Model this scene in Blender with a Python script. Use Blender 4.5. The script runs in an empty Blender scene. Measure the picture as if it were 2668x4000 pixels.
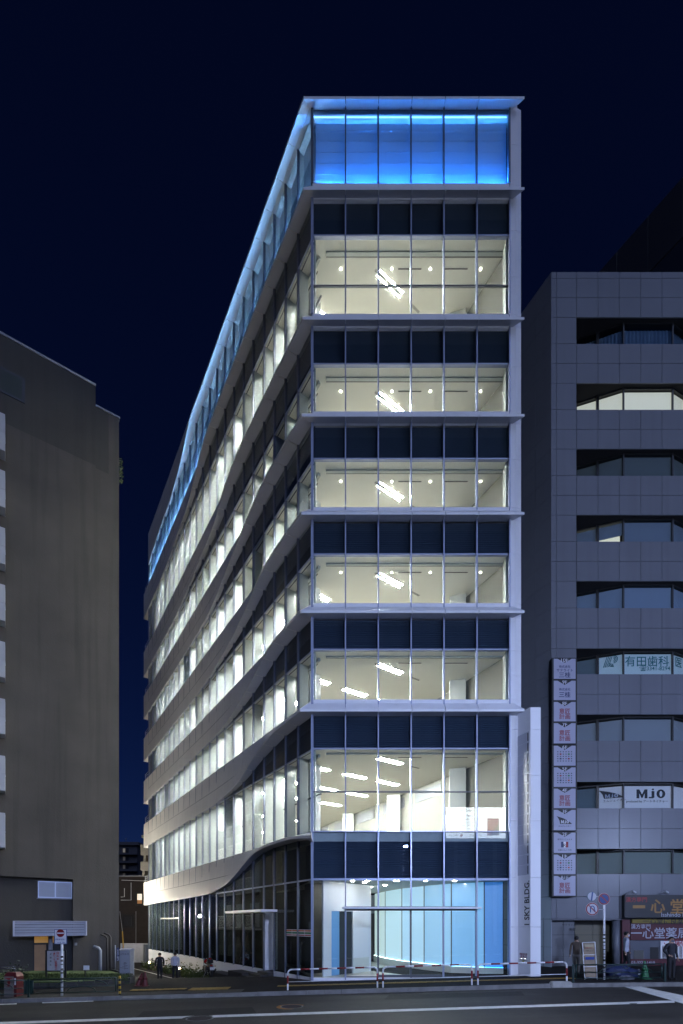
import bpy, bmesh, math, random
from mathutils import Vector
random.seed(7)
R = math.radians
SC = bpy.context.scene
COL = SC.collection

# ------------------------------------------------------------------ camera
H = 2.23                      # eye height above the pavement in front of the entrance
F = 1900.0                    # focal length in photo pixels (photo 2668 x 4000)
HZ = 3610.0                   # horizon row in the photo
cam_data = bpy.data.cameras.new('camera')
camera = bpy.data.objects.new('camera', cam_data)
COL.objects.link(camera)
camera.location = (0, 0, H)
camera.rotation_euler = (math.pi / 2, 0, 0)
cam_data.sensor_width = 36
cam_data.lens = F / 4000 * 36
cam_data.shift_y = (HZ - 2000) / 4000
cam_data.clip_start = 0.1
cam_data.clip_end = 2000
SC.camera = camera

# ------------------------------------------------------------------ sky, sun, exposure
SUN_EL, SUN_AZ = 27.0, 24.0   # the dusk glow comes from behind the camera, a little from the right
world = bpy.data.worlds.new('World')
SC.world = world
world.use_nodes = True
wn = world.node_tree
sky = wn.nodes.new('ShaderNodeTexSky')
sky.sky_type = 'NISHITA'
sky.sun_disc = False
sky.sun_elevation = R(SUN_EL)
sky.sun_rotation = R(180 - SUN_AZ)
sky.air_density = 1.0
sky.dust_density = 0.0
sky.ozone_density = 10.0
tint = wn.nodes.new('ShaderNodeVectorMath'); tint.operation = 'MULTIPLY'
tint.inputs[1].default_value = (.55, .62, 1.35)      # deep dusk blue
wn.links.new(sky.outputs[0], tint.inputs[0])
wn.links.new(tint.outputs[0], wn.nodes['Background'].inputs[0])
wn.nodes['Background'].inputs[1].default_value = 0.0045
sun_data = bpy.data.lights.new('sun', 'SUN')
sun_data.energy = 0.58
sun_data.cycles.use_multiple_importance_sampling = False
sun_data.angle = R(50)
sun_data.color = (0.42, 0.55, 1.0)
sun = bpy.data.objects.new('sun', sun_data)
COL.objects.link(sun)
to_sun = Vector((math.sin(R(SUN_AZ)) * math.cos(R(SUN_EL)), -math.cos(R(SUN_AZ)) * math.cos(R(SUN_EL)), math.sin(R(SUN_EL))))
sun.rotation_euler = to_sun.to_track_quat('Z', 'Y').to_euler()
sun.location = (10, -20, 40)
vs = SC.view_settings
vs.view_transform = 'Standard'
vs.look = 'None'
vs.exposure = 0.28
vs.gamma = 1.0
cy = SC.cycles
cy.max_bounces = 12
cy.diffuse_bounces = 6
cy.glossy_bounces = 4
cy.transmission_bounces = 6
cy.transparent_max_bounces = 24
cy.caustics_reflective = False
cy.caustics_refractive = False
cy.sample_clamp_indirect = 6.0
cy.use_denoising = True

# ------------------------------------------------------------------ helpers
ORG = {}
def org(o):
    return ORG.get(o.name, Vector((0, 0, 0))) if o else Vector((0, 0, 0))

def tag(o, label=None, cat=None, group=None, kind=None):
    if label: o['label'] = label
    if cat: o['category'] = cat
    if group: o['group'] = group
    if kind: o['kind'] = kind
    return o

def empty(name, loc, label=None, cat=None, group=None):
    o = bpy.data.objects.new(name, None)
    COL.objects.link(o)
    o.location = loc
    ORG[o.name] = Vector(loc)
    return tag(o, label, cat, group)

def obj(name, verts, faces, mat, parent=None, smooth=False, midx=None):
    me = bpy.data.meshes.new(name)
    if parent:
        g = org(parent)
    else:
        n = len(verts)
        g = Vector((sum(v[0] for v in verts) / n, sum(v[1] for v in verts) / n, min(v[2] for v in verts)))
    me.from_pydata([(v[0] - g.x, v[1] - g.y, v[2] - g.z) for v in verts], [], faces)
    for m in (mat if isinstance(mat, (list, tuple)) else [mat]):
        me.materials.append(m)
    if midx:
        for p, i in zip(me.polygons, midx):
            p.material_index = i
    if smooth:
        for p in me.polygons: p.use_smooth = True
    me.update()
    o = bpy.data.objects.new(name, me)
    COL.objects.link(o)
    if parent:
        o.parent = parent
    else:
        o.location = g
    ORG[o.name] = g
    return o

class MB:
    """collects shapes into one mesh"""
    def __init__(s): s.v, s.f, s.m = [], [], []
    def add(s, v, f, mi=0):
        b = len(s.v)
        s.v += [tuple(p) for p in v]
        s.f += [tuple(i + b for i in q) for q in f]
        s.m += [mi] * len(f)
        return s
    def box(s, x0, x1, y0, y1, z0, z1, mi=0):
        return s.add([(x0, y0, z0), (x1, y0, z0), (x1, y1, z0), (x0, y1, z0), (x0, y0, z1), (x1, y0, z1), (x1, y1, z1), (x0, y1, z1)],
                     [(3, 2, 1, 0), (4, 5, 6, 7), (0, 1, 5, 4), (1, 2, 6, 5), (2, 3, 7, 6), (3, 0, 4, 7)], mi)
    def hexa(s, p, mi=0):     # 4 bottom corners then 4 top corners
        return s.add(p, [(3, 2, 1, 0), (4, 5, 6, 7), (0, 1, 5, 4), (1, 2, 6, 5), (2, 3, 7, 6), (3, 0, 4, 7)], mi)
    def prism(s, pts, z0, z1, mi=0):
        n = len(pts)
        v = [(p[0], p[1], z0) for p in pts] + [(p[0], p[1], z1) for p in pts]
        f = [tuple(range(n))[::-1], tuple(range(n, 2 * n))] + [(i, (i + 1) % n, n + (i + 1) % n, n + i) for i in range(n)]
        return s.add(v, f, mi)
    def tube(s, path, r, n=8, mi=0, cap=True):
        path = [Vector(p) for p in path]
        rs = r if isinstance(r, (list, tuple)) else [r] * len(path)
        b = len(s.v)
        prev = None
        for i, p in enumerate(path):
            d = (path[min(i + 1, len(path) - 1)] - path[max(i - 1, 0)]).normalized()
            if prev is None:
                a = Vector((0, 0, 1)) if abs(d.z) < .9 else Vector((1, 0, 0))
                x = d.cross(a).normalized()
            else:
                x = (prev - d * prev.dot(d)).normalized()
            prev = x
            y = d.cross(x)
            for k in range(n):
                t = 2 * math.pi * k / n
                s.v.append(tuple(p + (x * math.cos(t) + y * math.sin(t)) * rs[i]))
        for i in range(len(path) - 1):
            for k in range(n):
                q = b + i * n
                s.f.append((q + k, q + (k + 1) % n, q + n + (k + 1) % n, q + n + k)); s.m.append(mi)
        if cap:
            s.f.append(tuple(range(b, b + n))[::-1]); s.m.append(mi)
            e = b + (len(path) - 1) * n
            s.f.append(tuple(range(e, e + n))); s.m.append(mi)
        return s
    def lathe(s, c, prof, n=16, mi=0, axis=None, sx=1, sy=1):
        c = Vector(c)
        ax = Vector(axis or (0, 0, 1)).normalized()
        x = ax.cross(Vector((0, 0, 1)) if abs(ax.z) < .9 else Vector((0, 1, 0))).normalized()
        y = ax.cross(x)
        b = len(s.v)
        for r, h in prof:
            for k in range(n):
                t = 2 * math.pi * k / n
                s.v.append(tuple(c + ax * h + x * (r * sx * math.cos(t)) + y * (r * sy * math.sin(t))))
        for i in range(len(prof) - 1):
            for k in range(n):
                q = b + i * n
                s.f.append((q + k, q + (k + 1) % n, q + n + (k + 1) % n, q + n + k)); s.m.append(mi)
        s.f.append(tuple(range(b, b + n))[::-1]); s.m.append(mi)
        e = b + (len(prof) - 1) * n
        s.f.append(tuple(range(e, e + n))); s.m.append(mi)
        return s
    def build(s, name, mat, parent=None, smooth=False):
        return obj(name, s.v, s.f, mat, parent, smooth, s.m if isinstance(mat, (list, tuple)) else None)

def abox(name, mat, parent, x0, x1, y0, y1, z0, z1):
    return MB().box(x0, x1, y0, y1, z0, z1).build(name, mat, parent)

def copy_tree(o, parent=None, delta=Vector((0, 0, 0))):
    c = o.copy()
    COL.objects.link(c)
    c.parent = parent
    if parent is None:
        c.location = o.location + Vector(delta)
    ORG[c.name] = org(o) + Vector(delta)
    for ch in o.children:
        copy_tree(ch, c, delta)
    return c

def bevel(o, w=.01, seg=2):
    me = o.data
    bm = bmesh.new(); bm.from_mesh(me)
    bmesh.ops.bevel(bm, geom=list(bm.edges), offset=w, segments=seg, affect='EDGES', clamp_overlap=True)
    bm.to_mesh(me); bm.free()
    return o

# ------------------------------------------------------------------ materials
def mat(name, col, rough=.5, metal=0., var=0., scale=3., bump=0., bscale=40., emit=None, estr=0., spec=.5, streak=0.):
    m = bpy.data.materials.new(name)
    m.use_nodes = True
    nt = m.node_tree
    p = nt.nodes['Principled BSDF']
    p.inputs['Base Color'].default_value = (*col, 1)
    p.inputs['Roughness'].default_value = rough
    p.inputs['Metallic'].default_value = metal
    p.inputs['Specular IOR Level'].default_value = spec
    tc = None
    if var or bump or streak:
        tc = nt.nodes.new('ShaderNodeNewGeometry')
    if var or streak:
        last = None
        n = nt.nodes.new('ShaderNodeTexNoise')
        n.inputs['Scale'].default_value = scale
        n.inputs['Detail'].default_value = 6
        nt.links.new(tc.outputs['Position'], n.inputs['Vector'])
        mr = nt.nodes.new('ShaderNodeMapRange')
        mr.inputs[1].default_value = .25; mr.inputs[2].default_value = .75
        mr.inputs[3].default_value = 1 - var; mr.inputs[4].default_value = 1 + var
        nt.links.new(n.outputs[0], mr.inputs[0])
        val = mr.outputs[0]
        if streak:
            mp = nt.nodes.new('ShaderNodeMapping'); mp.inputs['Scale'].default_value = (2.6, 2.6, .11)
            nt.links.new(tc.outputs['Position'], mp.inputs[0])
            n2 = nt.nodes.new('ShaderNodeTexNoise'); n2.inputs['Scale'].default_value = 1.0; n2.inputs['Detail'].default_value = 5
            nt.links.new(mp.outputs[0], n2.inputs['Vector'])
            m2 = nt.nodes.new('ShaderNodeMapRange')
            m2.inputs[1].default_value = .5; m2.inputs[2].default_value = .8
            m2.inputs[3].default_value = 1; m2.inputs[4].default_value = 1 - streak
            nt.links.new(n2.outputs[0], m2.inputs[0])
            ml = nt.nodes.new('ShaderNodeMath'); ml.operation = 'MULTIPLY'
            nt.links.new(val, ml.inputs[0]); nt.links.new(m2.outputs[0], ml.inputs[1])
            val = ml.outputs[0]
        vm = nt.nodes.new('ShaderNodeVectorMath'); vm.operation = 'SCALE'
        vm.inputs[0].default_value = col
        nt.links.new(val, vm.inputs['Scale'])
        nt.links.new(vm.outputs[0], p.inputs['Base Color'])
    if bump:
        n3 = nt.nodes.new('ShaderNodeTexNoise'); n3.inputs['Scale'].default_value = bscale; n3.inputs['Detail'].default_value = 4
        nt.links.new(tc.outputs['Position'], n3.inputs['Vector'])
        b = nt.nodes.new('ShaderNodeBump'); b.inputs['Strength'].default_value = bump; b.inputs['Distance'].default_value = .02
        nt.links.new(n3.outputs[0], b.inputs['Height'])
        nt.links.new(b.outputs[0], p.inputs['Normal'])
    if emit:
        p.inputs['Emission Color'].default_value = (*emit, 1)
        p.inputs['Emission Strength'].default_value = estr
    return m

def glass(name, tint, ior=1.45, rough=0.0):
    m = bpy.data.materials.new(name)
    m.use_nodes = True
    nt = m.node_tree
    nt.nodes.remove(nt.nodes['Principled BSDF'])
    out = nt.nodes['Material Output']
    t = nt.nodes.new('ShaderNodeBsdfTransparent'); t.inputs[0].default_value = (*tint, 1)
    g = nt.nodes.new('ShaderNodeBsdfGlossy'); g.inputs['Roughness'].default_value = rough
    # Schlick reflectance from the angle of incidence, the same on both faces of the sheet
    ge = nt.nodes.new('ShaderNodeNewGeometry')
    dt = nt.nodes.new('ShaderNodeVectorMath'); dt.operation = 'DOT_PRODUCT'
    nt.links.new(ge.outputs['Normal'], dt.inputs[0]); nt.links.new(ge.outputs['Incoming'], dt.inputs[1])
    def mth(op, a_, b_):
        n_ = nt.nodes.new('ShaderNodeMath'); n_.operation = op
        for i_, v_ in enumerate((a_, b_)):
            if isinstance(v_, (int, float)): n_.inputs[i_].default_value = v_
            elif v_ is not None: nt.links.new(v_, n_.inputs[i_])
        return n_.outputs[0]
    f0 = ((ior - 1) / (ior + 1)) ** 2
    k_ = mth('POWER', mth('SUBTRACT', 1.0, mth('ABSOLUTE', dt.outputs['Value'], None)), 5.0)
    fac = mth('ADD', mth('MULTIPLY', k_, 1 - f0), f0)
    mx = nt.nodes.new('ShaderNodeMixShader')
    nt.links.new(fac, mx.inputs[0])
    nt.links.new(t.outputs[0], mx.inputs[1]); nt.links.new(g.outputs[0], mx.inputs[2])
    nt.links.new(mx.outputs[0], out.inputs[0])
    return m

M = {}
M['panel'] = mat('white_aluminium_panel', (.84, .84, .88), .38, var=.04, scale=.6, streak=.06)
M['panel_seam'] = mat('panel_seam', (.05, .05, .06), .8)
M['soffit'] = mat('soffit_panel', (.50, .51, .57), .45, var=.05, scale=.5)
M['fascia'] = mat('ribbon_fascia', (.74, .72, .68), .42, var=.05, scale=.5, streak=.05)
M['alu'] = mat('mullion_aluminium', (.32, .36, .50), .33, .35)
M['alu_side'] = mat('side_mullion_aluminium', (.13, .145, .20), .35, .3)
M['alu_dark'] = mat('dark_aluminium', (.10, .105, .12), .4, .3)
M['glass'] = glass('curtain_wall_glass', (.92, .955, .94), 1.55)
M['glass_dark'] = glass('spandrel_glass', (.80, .85, .88), 1.38)
M['glass_low'] = glass('shop_glass', (.62, .68, .68), 1.62)
M['louvre'] = mat('louvre_slats', (.11, .135, .185), .5)
M['louvre_flat'] = mat('spandrel_board', (.085, .09, .12), .55)
M['in_white'] = mat('interior_white', (.50, .49, .45), .7, var=.02, scale=.8)
M['in_ceiling'] = mat('ceiling_board', (.84, .82, .75), .8, var=.02, scale=2)
M['in_reveal'] = mat('window_reveal', (.40, .43, .42), .5)
M['in_floor'] = mat('carpet_tile', (.75, .72, .66), .9, var=.08, scale=4)
M['in_column'] = mat('column_paint', (.62, .63, .60), .7)
M['tube'] = mat('light_tube', (.9, .9, .9), .4, emit=(1.0, .985, .95), estr=1350.0)
M['downlight'] = mat('downlight_lens', (.9, .9, .9), .4, emit=(1.0, .93, .80), estr=45.0)
M['lobby_lens'] = mat('lobby_downlight_lens', (.9, .9, .9), .4, emit=(1.0, .96, .90), estr=170.0)
M['crown_wall'] = mat('crown_wall_blue_tint', (.42, .60, .85), .6)  # blue of the LED light put into the wall colour
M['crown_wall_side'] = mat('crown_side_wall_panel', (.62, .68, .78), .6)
M['party'] = mat('party_wall_paint', (.17, .168, .15), .7, var=.03, scale=.8)
M['slot'] = mat('vent_slot', (.06, .06, .06), .6)
M['blind'] = mat('roller_blind', (.42, .43, .40), .8)
M['led_blue'] = mat('blue_led_strip', (.5, .5, .5), .4, emit=(.03, .25, 1.0), estr=850.0)
M['led_top'] = mat('pale_blue_led_strip', (.5, .5, .5), .4, emit=(.20, .42, 1.0), estr=3.0)
M['stone'] = mat('grey_stone_panel', (.122, .127, .150), .32, var=.10, scale=.35, streak=.16, bump=.05, bscale=90)
M['stone_back'] = mat('joint_backing', (.015, .015, .018), .9)
M['stone_side'] = mat('lightened_side_stone', (.27, .285, .33), .38, var=.08, scale=.35, streak=.10)  # same stone, lightened to make up for weak light on this side
M['stucco'] = mat('grey_stucco', (.082, .070, .058), .85, var=.16, scale=.5, streak=.32, bump=.35, bscale=14)
M['stucco_dark'] = mat('dark_stucco', (.058, .051, .043), .85, var=.10, scale=.6, streak=.22, bump=.35, bscale=14)
M['stucco_pale'] = mat('pale_balcony_paint', (.42, .42, .45), .8, var=.10, scale=.8, streak=.25)
M['black'] = mat('black_paint', (.012, .012, .014), .45)
M['dark'] = mat('dark_interior', (.03, .03, .032), .8)
M['dark2'] = mat('dim_tenant_wall', (.10, .10, .095), .8, var=.2, scale=.8)
M['asphalt'] = None
M['white_paint'] = mat('road_white', (.62, .62, .60), .7, var=.18, scale=6)
M['yellow_tile'] = mat('tactile_yellow', (.27, .17, .035), .75, var=.2, scale=5)
M['orange_paint'] = mat('worn_orange_paint', (.30, .13, .03), .8, var=.35, scale=5)
M['kerb'] = mat('kerb_concrete', (.17, .165, .16), .85, var=.25, scale=3, bump=.2, bscale=30)
M['red'] = mat('red_paint', (.21, .010, .014), .4)
M['white'] = mat('white_paint', (.72, .72, .74), .4, var=.06, scale=4)
M['green_rail'] = mat('dark_green_paint', (.008, .026, .023), .4)
M['steel'] = mat('galvanised_steel', (.40, .41, .43), .4, .6, var=.1, scale=8)
M['grey_paint'] = mat('grey_cabinet_paint', (.27, .275, .31), .55, var=.08, scale=3, streak=.15)
M['orange_lamp'] = mat('warm_lamp', (.9, .6, .3), .4, emit=(1.0, .52, .12), estr=9.0)

def text_mesh(body, size, align='CENTER', bold=0.0):
    cu = bpy.data.curves.new('lettering', 'FONT')
    cu.body = body
    cu.size = size
    cu.align_x = align
    cu.align_y = 'CENTER'
    cu.offset = bold * size * .6
    cu.resolution_u = 3
    cu.extrude = .002
    o = bpy.data.objects.new('lettering', cu)
    me = bpy.data.meshes.new_from_object(o)
    vs_ = [v.co.copy() for v in me.vertices]
    fs = [tuple(p.vertices) for p in me.polygons]
    bpy.data.objects.remove(o); bpy.data.curves.remove(cu); bpy.data.meshes.remove(me)
    return vs_, fs

def lettering(name, body, parent, mat_, origin, right, up, size, align='CENTER', bold=0., width=None, height=None):
    v, f = text_mesh(body, size, align, bold)
    if not v: return None
    right = Vector(right).normalized(); up = Vector(up).normalized()
    nrm = right.cross(up)
    x0, x1 = min(p.x for p in v), max(p.x for p in v)
    y0, y1 = min(p.y for p in v), max(p.y for p in v)
    sx = width / (x1 - x0) if width else 1
    sy = height / (y1 - y0) if height else (sx if width else 1)
    cx, cyy = ((x0 + x1) / 2, (y0 + y1) / 2) if align == 'CENTER' else (x0, (y0 + y1) / 2)
    o = Vector(origin)
    return obj(name, [o + right * ((p.x - cx) * sx) + up * ((p.y - cyy) * sy) + nrm * (p.z + .003) for p in v], f, mat_, parent)

# photo pixel -> world, at a known depth
def PX(px, Y): return (px - 1334) / F * Y
def PZ(py, Y): return H + (HZ - py) / F * Y
def W(px, py, Y): return Vector((PX(px, Y), Y, PZ(py, Y)))

def gz(x, y):                 # pavement: the avenue climbs gently to the right
    b = .028 * x if x < 8 else .224 + .010 * (x - 8)
    return -.08 + b + .02 * (max(y, 10) - 18.5) * (1 if y < 24 else 0) + (.11 if y >= 24 else 0)
KERB_Y = 17.2
def rz(x, y):                 # carriageway
    b = .028 * x if x < 8 else .224 + .010 * (x - 8)
    return -.08 + b + .02 * (KERB_Y - 18.5) - .13 + .012 * min(KERB_Y - y, 6)
# ------------------------------------------------------------------ ground, road, pavement
def asphalt(name, col, worn, rough=.62, spec=.32, tracks=0.):
    m = bpy.data.materials.new(name); m.use_nodes = True
    nt = m.node_tree; p = nt.nodes['Principled BSDF']
    g = nt.nodes.new('ShaderNodeNewGeometry')
    def noise(scale, detail, rough=.6):
        n = nt.nodes.new('ShaderNodeTexNoise'); n.inputs['Scale'].default_value = scale; n.inputs['Detail'].default_value = detail
        n.inputs['Roughness'].default_value = rough
        nt.links.new(g.outputs['Position'], n.inputs['Vector']); return n
    a, b, c = noise(.45, 5), noise(9, 6, .75), noise(60, 3, .8)
    def rng(n, lo, hi, o0, o1):
        r = nt.nodes.new('ShaderNodeMapRange'); r.inputs[1].default_value = lo; r.inputs[2].default_value = hi
        r.inputs[3].default_value = o0; r.inputs[4].default_value = o1
        nt.links.new(n.outputs[0], r.inputs[0]); return r
    r1, r2, r3 = rng(a, .3, .7, 1 - worn, 1 + worn), rng(b, .25, .75, .6, 1.4), rng(c, .35, .75, .55, 1.6)
    m1 = nt.nodes.new('ShaderNodeMath'); m1.operation = 'MULTIPLY'
    m2 = nt.nodes.new('ShaderNodeMath'); m2.operation = 'MULTIPLY'
    nt.links.new(r1.outputs[0], m1.inputs[0]); nt.links.new(r2.outputs[0], m1.inputs[1])
    nt.links.new(m1.outputs[0], m2.inputs[0]); nt.links.new(r3.outputs[0], m2.inputs[1])
    last = m2
    if tracks:                                       # wheel tracks and patches drawn out along the avenue
        mp = nt.nodes.new('ShaderNodeMapping'); mp.inputs['Scale'].default_value = (.12, 1.5, 1)
        nt.links.new(g.outputs['Position'], mp.inputs[0])
        tn = nt.nodes.new('ShaderNodeTexNoise'); tn.inputs['Scale'].default_value = 1.0; tn.inputs['Detail'].default_value = 7; tn.inputs['Roughness'].default_value = .7
        nt.links.new(mp.outputs[0], tn.inputs['Vector'])
        r4 = rng(tn, .3, .7, 1 - tracks, 1 + tracks)
        last = nt.nodes.new('ShaderNodeMath'); last.operation = 'MULTIPLY'
        nt.links.new(m2.outputs[0], last.inputs[0]); nt.links.new(r4.outputs[0], last.inputs[1])
    v = nt.nodes.new('ShaderNodeVectorMath'); v.operation = 'SCALE'; v.inputs[0].default_value = col
    nt.links.new(last.outputs[0], v.inputs['Scale']); nt.links.new(v.outputs[0], p.inputs['Base Color'])
    p.inputs['Roughness'].default_value = rough
    p.inputs['Specular IOR Level'].default_value = spec
    bp = nt.nodes.new('ShaderNodeBump'); bp.inputs['Strength'].default_value = .7; bp.inputs['Distance'].default_value = .012
    nt.links.new(c.outputs[0], bp.inputs['Height']); nt.links.new(bp.outputs[0], p.inputs['Normal'])
    return m
M['asphalt'] = asphalt('road_asphalt', (.031, .028, .026), .4, .62, .3, .5)
M['pave'] = asphalt('pavement_asphalt', (.023, .0215, .0205), .3, .85, .15)
M['pave_block'] = asphalt('pavement_block', (.040, .036, .032), .25)

def grid(mb, xs, ys, fz):
    b = []
    for y in ys:
        for x in xs:
            b.append((x, y, fz(x, y)))
    n = len(xs)
    mb.add(b, [(j * n + i, j * n + i + 1, (j + 1) * n + i + 1, (j + 1) * n + i) for j in range(len(ys) - 1) for i in range(n - 1)])
    return mb
def lin(a, b, n): return [a + (b - a) * i / n for i in range(n + 1)]

tag(obj('ground', [(-600, -600, -3), (600, -600, -3), (600, 600, -3), (-600, 600, -3)], [(0, 1, 2, 3)], M['pave']), kind='structure')
tag(grid(MB(), lin(-80, 80, 40), lin(-30, KERB_Y + .02, 24), rz).build('road', M['asphalt']), kind='structure')

# side wall of the office block: point A, direction US going back, NS pointing out to the side street
A = Vector((-1.2, 20.0, 0))
US = Vector((35 - 1334, F, 0)).normalized()
NS = Vector((-US.y, US.x, 0))
def SP(s, w, z): return Vector((A.x + US.x * s + NS.x * w, A.y + US.y * s + NS.y * w, z))
def side_hit(px, py, o=0.0):   # photo pixel on the plane parallel to the side wall at offset o -> (s, z)
    rx = (px - 1334) / F
    Y = (o + A.x * NS.x + A.y * NS.y) / (rx * NS.x + NS.y)
    p = Vector((rx * Y, Y, 0)) - Vector((A.x, A.y, 0))
    return p.x * US.x + p.y * US.y, PZ(py, Y)
def interp(t, tab):
    if t <= tab[0][0]: return tab[0][1]
    for (a, va), (b, vb) in zip(tab, tab[1:]):
        if t <= b:
            return va + (vb - va) * (t - a) / (b - a)
    return tab[-1][1]
DROP = [(0, 0), (3, .12), (6, .35), (8.5, .66), (10.5, .88), (14, 1.0), (50, 1.25)]
STREET_W = 6.3
def s_start(w): return (20.2 - 20 - NS.y * w) / US.y
def street_z(s, w):
    p = SP(s, w, 0)
    return gz(p.x, p.y) - interp(s - s_start(w), DROP)

def pave():
    mb = MB()
    grid(mb, lin(-80, 80, 80), [KERB_Y + .16, 18, 19, 20.2], gz)
    grid(mb, lin(-1.25, 80, 40), [20.2, 22, 24], gz)
    # ground left of the side street
    ws = [STREET_W, 8, 12, 20, 40, 70]
    v, f = [], []
    for t in lin(0, 60, 12):
        for w in ws:
            p = SP(s_start(w) + t, w, 0)
            v.append((p.x, p.y, gz(p.x, p.y)))
    n = len(ws)
    f = [(j * n + i, (j + 1) * n + i, (j + 1) * n + i + 1, j * n + i + 1) for j in range(12) for i in range(n - 1)]
    mb.add(v, f)
    return mb.build('pavement', M['pave'])
pavement = tag(pave(), kind='structure')
def street():
    ws = lin(-.3, STREET_W, 8); ts = [0, 1, 2, 3, 4, 5, 6, 7, 8, 8.5, 9.5, 10.5, 12, 14, 20, 30, 50]
    v = []
    for t in ts:
        for w in ws:
            s = s_start(w) + t
            p = SP(s, w, 0)
            v.append((p.x, p.y, street_z(s, w)))
    n = len(ws)
    f = [(j * n + i, (j + 1) * n + i, (j + 1) * n + i + 1, j * n + i + 1) for j in range(len(ts) - 1) for i in range(n - 1)]
    return obj('side_street', v, f, M['pave'])
tag(street(), kind='structure')

# painted edge line of the side street, a strip 4 mm above it
def strip_on_street(name, m, w0, w1, s0, s1, n=16, lift=.004):
    v = []
    for s in lin(s0, s1, n):
        for w in (w0, w1):
            p = SP(s, w, 0); v.append((p.x, p.y, street_z(s, w) + lift))
    return obj(name, v, [(2 * i, 2 * i + 2, 2 * i + 3, 2 * i + 1) for i in range(n)], m)
tag(strip_on_street('road_marking', M['white_paint'], 1.50, 1.60, 7.0, 30.0), kind='structure')
# avenue markings
def road_quad(name, m, pts, lift=.004, parent=None):
    out = []
    for px, py in pts:
        Y = 14.0
        for _ in range(20):
            Y = (H - rz(PX(px, Y), Y) - lift) * F / (py - HZ)
        out.append((PX(px, Y), Y, rz(PX(px, Y), Y) + lift))
    return tag(obj(name, out, [tuple(range(len(out)))], m), kind='structure')
def road_line(name, m, pa, pb, thick):
    a, b = Vector(pa), Vector(pb)
    n = 14
    v = []
    for i in range(n + 1):
        px, py = a.lerp(b, i / n)
        for d in (thick / 2, -thick / 2):
            Y = 14.0
            for _ in range(20):
                Y = (H - rz(PX(px, Y), Y) - .004) * F / (py + d - HZ)
            v.append((PX(px, Y), Y, rz(PX(px, Y), Y) + .004))
    return tag(obj(name, v, [(2 * i, 2 * i + 2, 2 * i + 3, 2 * i + 1) for i in range(n)], m), kind='structure')
road_line('lane_line', M['white_paint'], (-260, 4005), (2635, 3912), 9)
def road_ribbon(name, m, la, lb, ra, rb, n=16, lift=.006):
    v = []
    for i in range(n + 1):
        for a, b in ((la, lb), (ra, rb)):
            px, py = Vector(a).lerp(Vector(b), i / n)
            Y = 14.0
            for _ in range(20): Y = (H - rz(PX(px, Y), Y) - lift) * F / (py - HZ)
            v.append((PX(px, Y), Y, rz(PX(px, Y), Y) + lift))
    return tag(obj(name, v, [(2 * i, 2 * i + 2, 2 * i + 3, 2 * i + 1) for i in range(n)], m), kind='structure')
road_ribbon('crossing_stripe', M['white_paint'], (2415, 3848), (2800, 3958), (2476, 3848), (2840, 3925))
road_line('worn_edge_line', M['white_paint'], (165, 3917), (365, 3910), 4)
road_line('worn_edge_line', M['white_paint'], (920, 3884), (1070, 3880), 4)
road_line('worn_edge_line', M['white_paint'], (1790, 3866), (1990, 3861), 3)
road_line('worn_edge_line', M['white_paint'], (2095, 3859), (2290, 3855), 3)
road_line('worn_edge_line', M['white_paint'], (-150, 3928), (65, 3921), 4)

M['patch'] = asphalt('repair_patch', (.026, .024, .024), .3, .7, .25)
road_quad('repair_patch', M['patch'], [(520, 3985), (1010, 3968), (985, 3934), (560, 3950)], .002)
road_quad('repair_patch', M['patch'], [(1500, 3905), (2050, 3889), (2035, 3872), (1520, 3886)], .002)
# kerb stones, one by one; the kerb is dropped across the mouth of the side street
for i in range(58):
    x0 = -17.4 + i * .6
    low = -7.9 < x0 < -3.4
    x1 = x0 + .588
    t = -.075 if low else .012
    mb = MB().hexa([(x0, KERB_Y, rz(x0, KERB_Y) - .1), (x1, KERB_Y, rz(x1, KERB_Y) - .1), (x1, KERB_Y + .165, rz(x1, KERB_Y) - .1), (x0, KERB_Y + .165, rz(x0, KERB_Y) - .1),
                    (x0, KERB_Y + .02, gz(x0, KERB_Y) + t), (x1, KERB_Y + .02, gz(x1, KERB_Y) + t), (x1, KERB_Y + .165, gz(x1, KERB_Y) + max(t, .004)), (x0, KERB_Y + .165, gz(x0, KERB_Y) + max(t, .004))])
    mb.build('kerb_stone', M['kerb'], pavement)
# raised white kerb ends beside the barriers
kend = MB()
x0, x1 = PX(2155, 17.2), PX(2232, 17.2)
kend.prism([(x0, 17.15), (x1, 17.10), (x1, 17.42), (x0 + .1, 17.46), (x0 - .05, 17.3)], gz(x0, 17) - .12, gz(x0, 17) + .10)
tag(bevel(kend.build('kerb_block', mat('pale_concrete', (.34, .33, .31), .8, var=.2, scale=5)), .03), 'pale concrete kerb block at the end of the red and white barriers', 'kerb block')

# tactile paving, tile by tile (lies on the pavement)
tile_me = MB().box(-.147, .147, -.147, .147, 0, .012)
for a in range(-3, 4, 2):
    tile_me.box(a * .036 - .014, a * .036 + .014, -.13, .13, .012, .018)
def tactile(x, y):
    o = bpy.data.objects.new('tactile_tile', tactile.me)
    COL.objects.link(o); o.parent = pavement
    g = org(pavement)
    o.location = (x - g.x, y - g.y, gz(x, y) + .002 - g.z)
tmp = tile_me.build('tactile_tile', M['yellow_tile']); tactile.me = tmp.data
bpy.data.objects.remove(tmp)
tactile.me.transform(__import__('mathutils').Matrix.Translation((0, 0, 0)))
for i in range(38): tactile(-2.3 + i * .3, 18.62)
for i in range(5):
    for j in range(2): tactile(-5.6 + i * .3, 18.3 + j * .3)
for i in range(7): tactile(-7.9 + i * .3, 18.62)
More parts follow.
